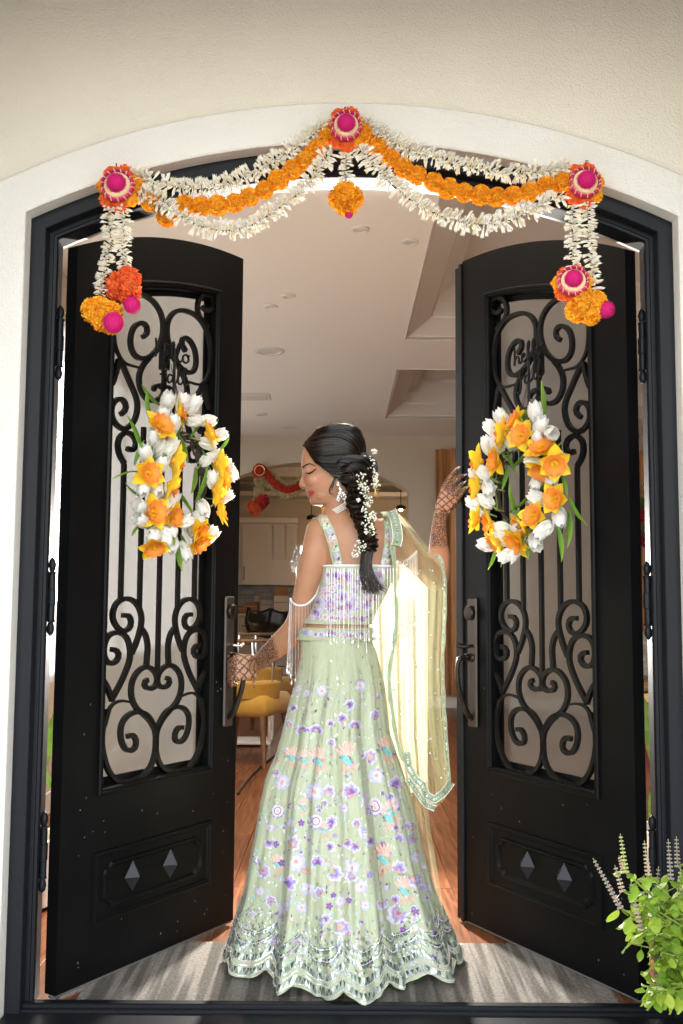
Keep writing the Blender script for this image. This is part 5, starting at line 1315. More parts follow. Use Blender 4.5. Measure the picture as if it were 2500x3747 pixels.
# waistband
wb = MB(); rows = []
for y, g_ in ((2296, .004), (2298, .009), (2318, .010), (2338, .010), (2342, .006)): rows += loft(torso_rows(y, y+.01, 2), 64, g_+.003, 1.0, MB(), False, 2.3)[:1]
wb.grid(rows, wrap=True); wbo = wb.build('waistband', m_green, person, 60); WBB = bvh_of(wb)
q = MB(); q.tube([p for p in rows[3]], .0030, 6, closed=True); q.tube([p for p in rows[1]], .0022, 6, closed=True); q.build('scalloped_edge', m_green, wbo, 60)
for i in range(13): flower(WBB, 1118+i*18.5, 2320+re_.uniform(-5, 5), re_.uniform(9, 14), re_.choice(['fan', 'r', 'ros', 's']), wbo)
BIG = [(465,430,25,'r'),(515,460,25,'r'),(605,445,36,'r'),(830,415,35,'r'),(775,520,33,'fan'),(435,540,28,'fan'),(720,600,36,'fan'),(920,580,36,'fan'),(800,655,46,'fanw'),(655,630,26,'fan'),(410,635,26,'fan'),(490,680,42,'fanw'),(570,680,48,'fanw'),(660,745,30,'fan'),(945,385,26,'r'),(935,480,24,'fan'),(895,820,46,'ros'),(340,860,40,'fanw'),(925,940,52,'r'),(375,975,43,'r'),(1045,975,42,'fan'),(555,1030,48,'r'),(765,1030,46,'fan'),(645,1025,33,'fan'),(345,1150,42,'ring'),(915,1110,48,'ring'),(1035,1095,33,'r'),(735,1135,28,'r'),(425,840,42,'b'),(500,850,40,'b'),(580,860,52,'b'),(745,850,66,'b'),(985,800,58,'b'),(1010,1160,50,'b'),(835,480,14,'s'),(850,830,13,'s'),(615,850,14,'s'),(785,865,14,'s'),(1028,818,14,'s'),(990,1075,14,'s'),(585,1125,16,'s'),(860,1050,16,'r'),(960,1045,15,'s')]
for (x, y, r_, k_) in BIG: flower(SKB, x*.625+800, y*.625+2250, r_*.625, k_, skirt)
LO = [(1295,20,35,'r'),(1445,60,45,'r'),(1510,55,35,'fan'),(1275,145,35,'ring'),(1450,195,40,'ring'),(1525,190,30,'fan'),(1235,300,28,'ros'),(1350,290,38,'fan'),(1360,380,50,'r'),(1455,375,35,'ros'),(1215,430,35,'ros'),(1545,440,42,'ros'),(1330,475,45,'ros'),(1415,505,35,'r'),(1465,520,30,'fan'),(1195,515,22,'r'),(1240,555,28,'ros'),(1385,590,28,'r'),(1500,640,26,'ros'),(1520,310,26,'ros'),(1610,450,32,'ros'),(1290,385,22,'s'),(1265,300,20,'s'),(1300,600,24,'s'),(1400,420,20,'s'),(1240,225,22,'r'),(1330,200,24,'s'),(1390,130,26,'b'),(1270,395,30,'b'),(1490,240,28,'b'),(1180,380,20,'s'),(1560,560,26,'r')]
HI = [(40,50,45,'fan'),(250,20,40,'fan'),(155,130,45,'ring'),(245,115,30,'r'),(15,135,20,'r'),(60,315,30,'ros'),(265,270,28,'ros'),(320,280,32,'ros'),(50,410,40,'r'),(90,495,35,'r'),(265,405,38,'ros'),(345,360,30,'r'),(345,470,42,'ros'),(185,580,30,'ros'),(250,550,25,'ros'),(250,630,52,'ros'),(340,610,22,'s'),(10,680,40,'ros'),(140,290,28,'ros'),(215,185,46,'b'),(190,375,48,'b'),(285,520,46,'b'),(190,300,16,'s'),(180,440,16,'s'),(30,300,26,'ros'),(130,440,20,'s'),(395,500,22,'r'),(110,580,26,'r'),(300,215,24,'fan'),(100,250,22,'s'),(385,400,20,'s'),(70,200,24,'fan')]
for (x, y, r_, k_) in LO: flower(SKB, x*.7972, y*.7972+2850, r_*.7972, k_, skirt)
for (x, y, r_, k_) in HI: flower(SKB, x*.7972+1250, y*.7972+2850, r_*.7972, k_, skirt)
for k in range(85):
    px, py = re_.uniform(880, 1640), 2560+900*re_.random()**.8
    flower(SKB, px, py, re_.uniform(8, 17), re_.choice(['fan', 'ros', 'r', 's', 's', 'fanw']), skirt)
vin = MB()
for k in range(900):
    px, py = re_.uniform(870, 1660), 2480+1080*re_.random()**.75; r_ = re_.uniform(4, 9)
    c = re_.choice([(PCH, COR), (LAV, BLU), (WHT, LBL), (WHT, LBL), (LBL, WHT), ((.62, .70, .50), (.70, .76, .58)), ((.62, .70, .50), (.70, .76, .58)), (TUR, (.5, .7, .68)), (PLM, PUR)])
    disc(vin, SKB, px, py, r_, r_*re_.uniform(.35, .6), re_.uniform(20, 160), c[0], c[1], .0012, 7, .1)
vin.build('embroidered_sprigs', m_emb, skirt, 60, kind='stuff')
def skframe(th, t):
    p = SKP(th, t); a = (SKP(th+.01, t)-p).normalized(); b = (SKP(th, min(1, t+.008))-SKP(th, max(0, t-.008))).normalized(); n_ = a.cross(b)
    c = Vector((p.x, .42, p.z)); n_ = n_ if n_.dot(p-Vector((0, .42, p.z))) > 0 else -n_
    return p, a, b, n_.normalized()
seq = MB(); SPK = [(.80, .83, .85), (.55, .62, .62), (.33, .40, .41), (.15, .19, .19), (.48, .57, .54), (.42, .50, .54)]
def lozenge(th, t, L, w_, rot, lift=.0016):
    p, a, b, n_ = skframe(th, t); p = p+n_*lift; u = a*math.cos(rot)+b*math.sin(rot); v = -a*math.sin(rot)+b*math.cos(rot); tl = n_*re_.uniform(-.25, .25)*L; tw = n_*re_.uniform(-.25, .25)*w_
    seq.add([p-v*L+tl, p+u*w_+tw, p+v*L-tl, p-u*w_-tw], [(0, 1, 2, 3)], re_.choice(SPK) if re_.random() < .25 else re_.choice([(.42, .48, .44), (.30, .37, .34), (.22, .28, .27), (.50, .55, .48)]))
for k in range(420):
    t = re_.random()**.75*.80+.08; lozenge(re_.uniform(-1.5, 1.5), t, re_.uniform(.004, .008), re_.uniform(.002, .004), re_.uniform(-.6, .6))
for k in range(1500):
    t = .80+.13*re_.random()**.6; lozenge(re_.uniform(-1.65, 1.65), t, re_.uniform(.003, .0055), re_.uniform(.0022, .004), re_.uniform(-.4, .4))
for k in range(700):
    t = .15+.7*re_.random(); lozenge(re_.uniform(-1.6, 1.6), t, .0022, .0022, 0)
seq.build('mirror_sequins', m_mirror, skirt, 0, kind='stuff')
# mirror lattice along the scalloped hem
lat_ = MB(); edge_ = MB()
NC = 120
def scal(th): return .034*(1-abs(math.sin(th*8)))**1.3
for r_ in range(4):
    for k in range(NC):
        th0, th1 = -1.75+3.5*k/NC, -1.75+3.5*(k+1)/NC; thm = (th0+th1)/2; H_ = (.017, .020, .024, .022)[r_]
        tb = (.872, .898, .934, .970)[r_]; f = lambda th, dt: min(.999, tb+dt-scal(th)*(1.1, 1.1, 1., .9)[r_])
        for i, tri in enumerate((((th0, .001), (th1, .001), (thm, H_)), ((th1, .002), (thm+3.5/NC, H_+.001), (thm, H_+.001)))):
            P = []
            for th, dt in tri:
                p, a, b, n_ = skframe(th, f(th, dt)); P.append(p+n_*.0022)
            c = (P[0]+P[1]+P[2])/3; P = [c+(x-c)*.70 for x in P]; tl = re_.uniform(-.0008, .0008); n_ = (P[1]-P[0]).cross(P[2]-P[0]).normalized(); P[0] = P[0]+n_*tl; P[1] = P[1]-n_*tl
            cc = SPK[0] if re_.random() < .10 else ((.20, .26, .27) if i else (.07, .10, .10)) if re_.random() < .72 else re_.choice(SPK)
            lat_.add(P, [(0, 1, 2)], cc)
lat_.build('mirror_lattice', m_mirror, skirt, 0, kind='stuff')
for tb, kk in ((.897, 1.1), (.985, .9), (.945, 1.), (.868, 1.1), (.957, .95)):
    P = []
    for k in range(320):
        th = -1.8+3.6*k/319; p, a, b, n_ = skframe(th, min(.998, tb-scal(th)*kk+.01)); P.append(p+n_*.002)
    edge_.tube(P, .0017, 4)
    for p in P[::2]: edge_.ell(p+Vector((0, -.001, 0)), .0020, None, 5, 4)
edge_.build('beaded_border', m_bead, skirt, 60, kind='stuff')
# --- strings of beads hanging from the blouse and from the arm bands
def strand(p, L, drop=True, sway=0.):
    q = MB(); n_ = max(6, int(L/.010)); pts = [p+Vector((sway*(i/n_)**2, 0, -L*i/n_)) for i in range(n_+1)]
    q.tube(pts, [.0007+.0004*(i % 2) for i in range(n_+1)], 5)
    if drop: q.lathe([(.0004, .010), (.002, .006), (.0034, 0), (.0030, -.005), (.0004, -.008)], TRS(pts[-1]+Vector((0, 0, -.006))), 8); q.ell(pts[-3], .0026, None, 6, 5)
    return q.build('bead_strand', m_bead, person, 60)
for i in range(26):
    x = 1196+i*9.6; h = hit(BLB, x, 2080, .009, .36); h.y = min(h.y, .340)
    h.x += re_.uniform(-.0025, .0025); strand(h, re_.uniform(.205, .265), sway=re_.uniform(-.005, .005))
ARM = [(1062, 2188), (1067, 2202), (1080, 2213), (1100, 2217), (1122, 2212), (1142, 2196), (1160, 2172), (1172, 2140)]
P = [hit(BODY, x, y, .0035, .43) for x, y in [(v.x, v.y) for v in resample([Vector((a, b, 0)) for a, b in ARM], 15)]]
q = MB(); q.tube(P, .0036, 6); band = q.build('arm_band', m_cord, person, 60)
for i, p in enumerate(P[::1]):
    if i < 2: LN = .235
    else: LN = interp(i, [0, 5, 10, 14], [.25, .245, .24, .30])
    strand(p+Vector((0, -.004, 0)), LN+re_.uniform(-.012, .012), sway=re_.uniform(-.004, .004))
for i in range(4): strand(W(1063+re_.uniform(-4, 6), 2200, .43), re_.uniform(.19, .23), sway=-.006)
q = MB()
for k in range(40):                            # tuft of threads at the far side of the arm
    x, y = re_.uniform(1062, 1092), 2030+re_.uniform(0, 70); p = W(x, y, .50); q.tube([W(1090-re_.random()*10, y-30, .50), p], .0012, 4)
for k in range(18): q.ell(W(1128+re_.uniform(-22, 16), 2325+re_.uniform(-25, 45), .40), re_.uniform(.003, .0055), None, 6, 5)
q.build('bead_tuft', mat('grey_thread', (.34, .33, .33), .7), person, 60, kind='stuff')
RARM = [(1448, 2066), (1470, 2060), (1495, 2045), (1515, 2028), (1526, 2016)]
P = [hit(BODY, v.x, v.y, .0035, .43) for v in resample([Vector((a, b, 0)) for a, b in RARM], 13)]
q = MB(); q.tube(P, .0036, 6); q.build('arm_band', m_cord, person, 60)
for p in P: strand(p+Vector((0, -.003, 0)), re_.uniform(.19, .235))
# --- dupatta: sheer cloth over the right shoulder and arm
m_dup = sheer('sheer_yellow_net', (.68, .66, .42), .28, .62, .6, .15)
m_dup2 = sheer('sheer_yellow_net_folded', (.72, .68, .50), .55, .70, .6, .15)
m_dedge = mat('sage_border', (.36, .44, .32), .5, vcol=True, bump=.4, bscale=300, trans=.1)
LE = [(1868, 1425), (1950, 1432), (2000, 1436), (2060, 1447), (2200, 1452), (2350, 1445), (2480, 1428), (2560, 1428), (2640, 1440), (2700, 1455), (2800, 1488), (2860, 1512)]
RE = [(1868, 1444), (1900, 1484), (1950, 1524), (2000, 1568), (2030, 1605), (2080, 1628), (2150, 1634), (2250, 1631), (2400, 1625), (2500, 1628), (2620, 1633), (2750, 1642), (2850, 1650), (2885, 1652)]
fx = lambda y, A: float(np.interp(y, [a for a, _ in A], [b for _, b in A]))
def dupP(u, y, Y0=None, amp=1., ph=0.):
    x = fx(y, LE)+(fx(y, RE)-fx(y, LE))*u
    yy = Y0 if Y0 is not None else interp(y, [1868, 1950, 2060, 2200, 2900], [.395, .365, .375, .375, .335])+.06*(u**2)*interp(y, [1868, 2100, 2900], [.3, .3, 1])
    k = interp(y, [1868, 2050, 2900], [.15, .5, 1])*amp
    yy += k*(.016*math.sin(u*21+ph+y*.002+.6*math.sin(y*.004))+.010*math.sin(u*43+1+ph-y*.0035)+.007*math.sin(u*77+.004*y))+.004*math.sin(y*.021+u*6)*math.sin(u*9)
    return W(x, y, yy)
botL = lambda u: interp(u, [0, .12, .35, .6, .8, 1], [2790, 2870, 2945, 2955, 2930, 2888])
d1 = MB(); NU, NV = 90, 70; rows = []
for j in range(NV):
    rows.append([dupP(i/(NU-1), 1868+(botL(i/(NU-1))-1868)*(j/(NV-1))) for i in range(NU)])
d1.grid(rows); dup = d1.build('dupatta', m_dup, person, 180)
d2 = MB(); LE2 = [(1990, 1400), (2060, 1330), (2200, 1310), (2700, 1340), (2900, 1420)]
d2.grid([[W(fx(y, LE2)+(min(fx(y, RE)-14, 1565)-fx(y, LE2))*u, y, .57+.016*math.sin(u*24+y*.001)+.010*math.sin(u*51)) for u in np.linspace(0, 1, 80)] for y in np.linspace(2020, 2900, 50)])
d2.build('dupatta_fold', m_dup2, dup, 180)
d4 = MB(); d4.grid([[dupP(.62+.30*u, y, None, 1., 2.)+Vector((0, .02+.012*math.sin(u*14+y*.003), 0)) for u in np.linspace(0, 1, 40)] for y in np.linspace(1990, 2900, 50)]); d4.build('dupatta_fold', m_dup, dup, 180)
d5 = MB(); d5.grid([[W(1470+(118+24*math.sin(y*.006))*u+max(0, (y-2950))*.03, y, .33+.012*math.sin(u*20)) for u in np.linspace(0, 1, 40)] for y in np.linspace(2860, 3360, 30)]); d5.build('dupatta_tail', m_dup, dup, 180)
# paler, denser strip of net added for the lit shoulder edge
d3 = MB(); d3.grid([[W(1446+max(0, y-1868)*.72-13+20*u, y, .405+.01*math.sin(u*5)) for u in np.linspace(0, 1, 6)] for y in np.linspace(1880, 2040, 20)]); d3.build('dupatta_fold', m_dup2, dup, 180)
def border(pts, wpx, nm='dupatta_border', Y=None, side=0, mirror=True, wob=0):
    # pts (x, y, Y): a ribbon with mirrors and bead lines
    P = resample([Vector(p) for p in pts], 60); q = MB(); rows = []; mir = MB(); bd = MB()
    ctr = []
    for i, p in enumerate(P):
        a = P[max(i-1, 0)]; b = P[min(i+1, 59)]; d = Vector((b.x-a.x, b.y-a.y, 0)).normalized(); nrm = Vector((-d.y, d.x, 0)); ww = wpx*(1+wob*math.sin(i*.9))
        w3 = [W(p.x+nrm.x*ww*s_, p.y+nrm.y*ww*s_, p.z-.003*(1-abs(s_))) for s_ in (-.5, -.25, 0, .25, .5)]; rows.append(w3); ctr.append((w3, d))
    q.grid(rows, colf=lambda i, j: tuple(x*re_.uniform(.75, 1.25) for x in (.27, .34, .19))); o = q.build(nm, m_dedge, dup, 60)
    if mirror:
        for i in range(0, 59):
            r0, r1 = rows[i], rows[i+1]; up_ = Vector((0, -.0018, 0)); c = re_.choice(SPK)
            A, B = (r0[1], r0[3]) if i % 2 else (r1[1], r1[3]); D = (r1[2] if i % 2 else r0[2]); m_ = (A+B+D)/3
            mir.add([m_+(x-m_)*.85+up_+Vector((0, re_.uniform(-.0012, .0012), 0)) for x in (A, B, D)], [(0, 1, 2)], c)
        mir.build('border_mirrors', m_mirror, o, 0, kind='stuff')
    for j in (0, 4):
        L = resample([r[j] for r in rows], 110)
        for p in L: bd.ell(p+Vector((0, -.0015, 0)), .0019, None, 5, 4)
    bd.build('border_beads', m_bead, o, 60, kind='stuff')
yb = lambda y: dupP(0, y).y-.004
border([(fx(y, LE)-2+4*math.sin(y*.02), y, yb(y)) for y in range(1872, 2800, 16)], 14, wob=.2, mirror=False)
border([(1432, 1868, .385), (1446, 1900, .368), (1454, 1940, .358), (1456, 1972, .355), (1450, 1996, .355)], 34)
border([(1590, 2036, .42), (1606, 2036, .42), (1618, 2060, .42), (1626, 2110, .42), (1629, 2200, .42), (1625, 2300, .42), (1619, 2420, .415), (1622, 2520, .41), (1628, 2640, .40), (1634, 2740, .40), (1642, 2860, .40)], 12, wob=.2)
border([(1488, 2752, .325), (1496, 2810, .325), (1520, 2850, .325), (1546, 2872, .325), (1560, 2910, .325), (1590, 2926, .325), (1620, 2905, .335), (1640, 2880, .36), (1652, 2862, .38)], 26)
border([(1492, 2850, .335), (1530, 2905, .335), (1560, 2945, .335), (1592, 2958, .335)], 20)
sq = MB()
for k in range(70):
    u, y = re_.uniform(.05, .95), re_.uniform(2060, 2860); p = dupP(u, y)+Vector((0, -.003, 0)); sq.ell(p, (.003, .001, .003), None, 6, 4, re_.choice(SPK))
sq.build('dupatta_sequins', m_mirror, dup, 60, kind='stuff')
# ================================================================ inside the house
rk = random.Random(5)
# gold curtains on the rear wall
m_cur = mat('gold_satin_curtain', (.44, .20, .06), .36, var=.4, vscale=14, sheen=.3, stretch=(1, 1, .12), spec=.5, bump=.5, bscale=30)
def curtain(x0, x1, label, y=YB-.09):
    q = MB(); n = int((x1-x0)*90); rows = []
    for z, k in ((2.82, .35), (2.78, .4), (2.2, .75), (1.2, 1), (.4, 1.05), (.14, 1.1)):
        rows.append([(x0+(x1-x0)*i/n+.004*math.sin(i*.7+z), y+k*(.045*math.sin(i*.62+.5*math.sin(i*.21))+.024*math.sin(i*1.37+2+z*.4)), z) for i in range(n+1)])
    q.grid(rows); o = q.build('curtain', m_cur, None, 180, origin=((x0+x1)/2, y, .14)); tag(o, label, 'curtain', 'gold curtains on the rear wall')
    q = MB(); q.tube([(x0+.03, y+.035, 2.79), (x1-.03, y+.035, 2.79)], .010, 8); q.build('curtain_rod', m_bronze, o, 40)
curtain(1.0, 1.62, 'gold satin curtain hanging beside the woman\'s raised hand')
curtain(1.95, 3.4, 'gold satin curtain showing through the slit at the right door\'s hinges')
# gold and red garland knot on the second curtain, sofa with pink front, damask chair
c0 = WZ(2362, 1820, 1.75); yF = 6.2
fl_ = thing('flower_hanging', 'red and green flower drop seen in the slit beside the right door', 'flowers', W(2362, 1820, 6.5))
for dz, cols, nm in ((0, [(.42, .30, .12)], 'flower'), (.11, [(.10, .13, .04)], 'leaf_knot'), (.22, [(.30, .01, .02)], 'flower'), (.36, [(.14, .13, .05)], 'leaf_knot'), (.45, [(.33, .01, .025)], 'flower')):
    b = ruffle_ball(.085, cols, 90, seed=int(dz*100)); q = MB(); c = W(2362, 1800, 6.5)-Vector((0, 0, dz)); q.add([Vector(v)+c for v in b.v], b.f); q.c = b.c; q.build(nm, m_mari, fl_, 0)
m_damask = mat('silver_damask', (.36, .33, .28), .6, var=.5, vscale=22, bump=.3, bscale=60); m_pink = mat('pink_cloth', (.50, .06, .16), .8, bump=.3, bscale=90, var=.1)
so_ = thing('sofa', 'silver damask sofa with a pink draped base in the slit by the right door', 'sofa', W(2372, 2770, 5.2))
sx0 = W(2360, 2500, 5.2).x-.25
za = lambda py: W(2365, py, 5.2).z
q = MB(); q.bbox(sx0, sx0+1.6, 5.32, 5.5, za(2490), za(2315), .03); q.build('backrest', m_damask, so_, 30)
q = MB(); q.bbox(sx0, sx0+1.6, 5.1, 5.5, za(2530), za(2488), .012); q.build('seat', mat('carved_gold', (.30, .18, .07), .4, metal=.4, var=.5, vscale=40), so_, 30)
q = MB(); q.bbox(sx0+.01, sx0+1.59, 5.12, 5.5, za(2568), za(2532), .008); q.build('gilt_rail', m_gold, so_, 30)
q = MB(); rows = []
for z in (za(2780), za(2570)): rows.append([(sx0+.02+1.55*i/80, 5.15+.012*math.sin(i*.8), z) for i in range(81)])
q.grid(rows); q.build('pink_skirt', m_pink, so_, 180)
# leafy house plants seen in the two slits
m_hl = mat('house_plant_leaf', (.16, .30, .04), .4, vcol=True, trans=.25)
def houseplant(c, lab, tips, Lw):
    o = thing('house_plant', lab, 'plant', c); q = MB(); q.lathe([(.09, 0), (.13, .02), (.15, .26), (.13, .26), (.12, .22), (.01, .22)], TRS(c), 18); q.build('pot', m_white, o, 40)
    for p in tips:
        q = MB(); p = Vector(p); b = Vector((c.x, c.y, c.z+.24)); m_ = b.lerp(p, .6)+Vector((0, 0, .14)); P = resample(catmull([b, m_, p], 6), 12); rows = []
        for i, x in enumerate(P):
            w_ = Lw*math.sin(PI*min(1, i/11*.9+.05))**.8; t = (P[min(i+1, 11)]-P[max(i-1, 0)]).normalized(); s_ = t.cross(Vector((0, 1, .2))).normalized(); rows.append([x-s_*w_, x+Vector((0, 0, -.006)), x+s_*w_])
        q.grid(rows, colf=lambda i, j: (.12, .26, .03) if (i+j) % 2 else (.17, .31, .05)); q.build('leaf', m_hl, o, 60)
houseplant(Vector((-1.22, .95, 0)), 'green leafy house plant in the slit beside the left door', [W(172, 2722, .88), W(168, 2860, .9), W(150, 2735, .9), W(185, 2880, .95), (-1.35, 1.1, .8), (-1.1, 1.15, .75), (-1.3, .8, .6)], .022)
houseplant(Vector((1.30, 1.15, 0)), 'yellow green leafy plant in the slit beside the right door', [W(2384, 2860, 1.05), W(2386, 2925, 1.1), W(2392, 2960, 1.0), W(2380, 3000, 1.1), (1.4, 1.3, .85), (1.2, 1.4, .8)], .03)
# kitchen: tall and wall cabinets, counter with drawers, tiled splashback
KY = 10.95
def cab_door(q_parent, x0, x1, z0, z1, y, handle=None, nm='cabinet_door'):
    q = MB(); q.bbox(x0+.004, x1-.004, y-.018, y, z0+.004, z1-.004, .003); f = .06
    o = q.build(nm, m_cab, q_parent, 30)
    q = MB()
    for a, b, c, d in ((x0+.004, x1-.004, z1-f, z1-.004), (x0+.004, x1-.004, z0+.004, z0+f), (x0+.004, x0+f, z0+f, z1-f), (x1-f, x1-.004, z0+f, z1-f)): q.box(a, b, y-.027, y-.0185, c, d)
    q.build('door_rail', m_cab, o, 30)
    if handle:
        q = MB(); q.tube([(handle[0], y-.05, handle[1]), (handle[2], y-.05, handle[3])], .006, 6); q.build('handle', m_bronze, o, 40)
wc = thing('wall_cabinet', 'white panelled kitchen wall cabinets over the grey splashback', 'cabinet', (-1.4, KY, 1.36))
q = MB(); q.box(-2.7, -.66, KY+.03, YK-.01, 1.36, 2.22); q.build('carcass', m_cab, wc, 30)
for x0, x1, hx in ((-2.42, -1.92, -1.96), (-1.90, -1.44, -1.48), (-1.42, -1.00, -1.38)): cab_door(wc, x0, x1, 1.37, 2.20, KY+.028, (hx, 1.42, hx, 1.62))
cab_door(wc, -.98, -.82, 1.72, 2.20, KY+.028); cab_door(wc, -.80, -.66, 1.72, 2.20, KY+.028)
q = MB(); q.bbox(-2.7, -.64, KY-.03, KY+.06, 2.22, 2.30, .012); q.build('cornice', m_white, wc, 20)
so2 = MB(); so2.box(-2.7, 1.7, KY-.35, YK-.01, 2.84, 2.97); so2.box(-2.7, 1.7, KY-.10, YK-.005, 2.60, 2.66); struct('ceiling_beam', so2, m_white)
bc = thing('base_cabinet', 'white kitchen base cabinet with drawers under the pale counter', 'cabinet', (-1.4, KY-.35, 0))
q = MB(); q.box(-2.7, -.60, KY-.30, YK-.02, .10, .92); q.box(-2.7, -.60, KY-.24, YK-.02, .0, .0995); q.build('carcass', m_cab, bc, 30)
for i, (x0, x1) in enumerate(((-2.2, -1.55), (-1.53, -1.05), (-1.03, -.62))):
    for z0, z1 in ((.70, .905), (.42, .69), (.12, .41)): cab_door(bc, x0, x1, z0, z1, KY-.302, ((x0+x1)/2-.08, (z0+z1)/2, (x0+x1)/2+.08, (z0+z1)/2), 'drawer')
q = MB(); q.bbox(-2.7, -.58, KY-.34, YK-.015, .921, .965, .006); q.build('countertop', mat('pale_stone', (.55, .52, .48), .25), bc, 30)
sp_ = thing('splashback', 'grey mosaic tiled kitchen splashback under the wall cabinets', 'tiles', (-1.4, YK-.02, .97))
m_tile = [mat('grey_tile_%s' % k, c, .3) for k, c in (('pale', (.34, .35, .34)), ('mid', (.24, .25, .25)), ('warm', (.29, .27, .24)))]
TM = []
for m_ in m_tile:
    q = MB(); q.bbox(0, .158, 0, .008, 0, .037, .002); TM.append(q.mesh('tile', m_, 30))
for j in range(10):
    x = -2.0-(j % 2)*.08
    while x < -.70:
        o = bpy.data.objects.new('tile', rk.choice(TM)); COL.objects.link(o); o.parent = sp_; o.location = Vector((x, YK-.012, .967+j*.0395))-ORG[sp_.name]; x += .161
# boxes on the counter
m_card = mat('brown_cardboard', (.30, .15, .07), .8, var=.1); m_whb = mat('white_carton', (.55, .50, .45), .7)
for (px0, px1, py0, py1, m_, lab, Y) in ((862, 896, 2218, 2244, m_card, 'small brown cardboard box at the left end of the counter', 10.75), (896, 944, 2204, 2245, m_card, 'brown cardboard box on the counter under the cabinets', 10.75), (952, 1000, 2196, 2246, m_whb, 'white carton on the counter beside the brown box', 10.8), (1002, 1052, 2180, 2244, m_whb, 'open white carton with brown flaps near the arm', 10.6), (932, 948, 2180, 2206, m_whb, 'small white carton standing behind the brown box', 11.05)):
    a, b = W(px0, py1, Y), W(px1, py0, Y); q = MB(); h = max(.08, b.z-.966); q.bbox(a.x, b.x, Y, Y+.2, .966, .966+h, .004)
    o = q.build('carton', m_, None, 30, origin=((a.x+b.x)/2, Y+.1, .966)); tag(o, lab, 'box')
    q = MB(); q.box(a.x+.002, b.x-.002, Y-.0015, Y-.0003, .966+h*.62, .966+h*.66); q.build('tape_strip', m_whb if m_ is m_card else m_card, o, 0)
    if 'flaps' in lab:
        q = MB()
        for s_, x in ((-1, a.x), (1, b.x)): q.add([(x, Y, .966+h), (x, Y+.2, .966+h), (x+s_*.06, Y+.2, .966+h+.09), (x+s_*.06, Y, .966+h+.09)], [(0, 1, 2, 3)])
        q.add([(a.x, Y+.2, .966+h), (b.x, Y+.2, .966+h), (b.x, Y+.24, .966+h+.12), (a.x, Y+.24, .966+h+.12)], [(0, 1, 2, 3)]); q.build('flap', m_card, o, 0)
# bar stools
m_blk = mat('black_leatherette', (.010, .010, .010), .32)
def stool(x, y, lab, rz=0):
    o = thing('bar_stool', lab, 'stool', (x, y, 0), 0, 'black bar stools at the kitchen arch'); T = lambda v: Matrix.Rotation(rz, 3, 'Z') @ Vector(v)+Vector((x, y, 0))
    q = MB(); q.lathe([(.20, 0), (.20, .008), (.14, .02), (.04, .045), (.028, .09)], TRS((x, y, 0)), 24); q.build('base', m_chrome, o, 40)
    q = MB(); q.lathe([(.028, .05), (.028, .35), (.018, .36), (.018, .66)], TRS((x, y, 0)), 14); q.build('column', m_chrome, o, 40)
    q = MB(); q.tube([T((.13*math.cos(a), .13*math.sin(a)-.02, .26)) for a in [2*PI*i/20 for i in range(20)]], .009, 6, closed=True); q.build('footrest', m_chrome, o, 60)
    q = MB(); rows = []
    for i in range(15):
        t = i/14; a = R(-20+130*t); r_ = .20; z = .68+(.02 if t < .4 else (t-.4)*.55); yy = .18-.42*min(1, t*1.5)-.05*max(0, t-.6); w_ = .21*(1-.25*max(0, t-.55)/.45)
        rows.append([T((w_*s_, yy*-1-(.05*abs(s_)**2 if t > .4 else 0), z+.05*abs(s_)**2)) for s_ in np.linspace(-1, 1, 9)])
    q.grid(rows); sd = q.build('seat_shell', m_blk, o, 180); md = sd.modifiers.new('thick', 'SOLIDIFY'); md.thickness = .035
sx = lambda px, Y: W(px, 2300, Y).x
stool(sx(972, 9.3), 9.3, 'black shell bar stool with a chrome base left of the woman\'s elbow', .5)
stool(sx(1012, 9.0), 9.0, 'black shell bar stool partly behind the woman\'s forearm', -.3)
# mustard dining chairs
m_mus = mat('mustard_fabric', (.46, .25, .035), .85, bump=.4, bscale=220, var=.06, vscale=30, sheen=.2); m_leg = mat('tapered_wood_leg', (.16, .075, .03), .45, var=.2, vscale=20)
def dchair(x, y, rz, lab):
    o = thing('dining_chair', lab, 'chair', (x, y, 0), 0, 'mustard dining chairs'); Rz = Matrix.Rotation(rz, 3, 'Z'); T = lambda v: Rz @ Vector(v)+Vector((x, y, 0))
    q = MB(); q.bbox(-.24, .24, -.24, .24, .34, .49, .035, M=TRS((x, y, 0), Rz)); s_ = q.build('seat', m_mus, o, 60); bv = s_.modifiers.new('soft', 'SUBSURF'); bv.levels = 0; bv.render_levels = 0
    q = MB(); rows = []
    for i in range(9):
        t = i/8; z = .46+.12*t; rows.append([T((-.24*math.cos(a)*(1+.1*t), .04+.22*math.sin(a)+.03*t, z)) for a in np.linspace(R(-10), R(190), 15)])
    q.grid(rows); b = q.build('backrest', m_mus, o, 180); md = b.modifiers.new('thick', 'SOLIDIFY'); md.thickness = .05
    for sx_, sy_ in ((-1, -1), (1, -1), (-1, 1), (1, 1)):
        q = MB(); q.tube([T((sx_*.19, sy_*.19, .35)), T((sx_*.23, sy_*.235, 0))], [.026, .014], 10); q.build('leg', m_leg, o, 60)
    for k in range(5):
        a = R(20+35*k); q = MB(); q.tube(catmull([T((-.25*math.cos(a), .05+.23*math.sin(a), .55)), T((-.26*math.cos(a), .06+.25*math.sin(a), .72)), T((-.24*math.cos(a), .06+.24*math.sin(a), .86))], 4), .008, 8); q.build('back_spindle', m_chrome, o, 60)
    q = MB(); q.tube([T((-.25*math.cos(a), .06+.24*math.sin(a), .87)) for a in np.linspace(R(0), R(180), 16)], .012, 8); q.build('top_rail', m_leg, o, 60)
dchair(W(912, 2600, 4.35).x, 4.35, R(160), 'mustard dining chair nearest the woman\'s left hand')
dchair(W(948, 2500, 5.75).x, 5.75, R(150), 'mustard dining chair farther back beside the bar stools')
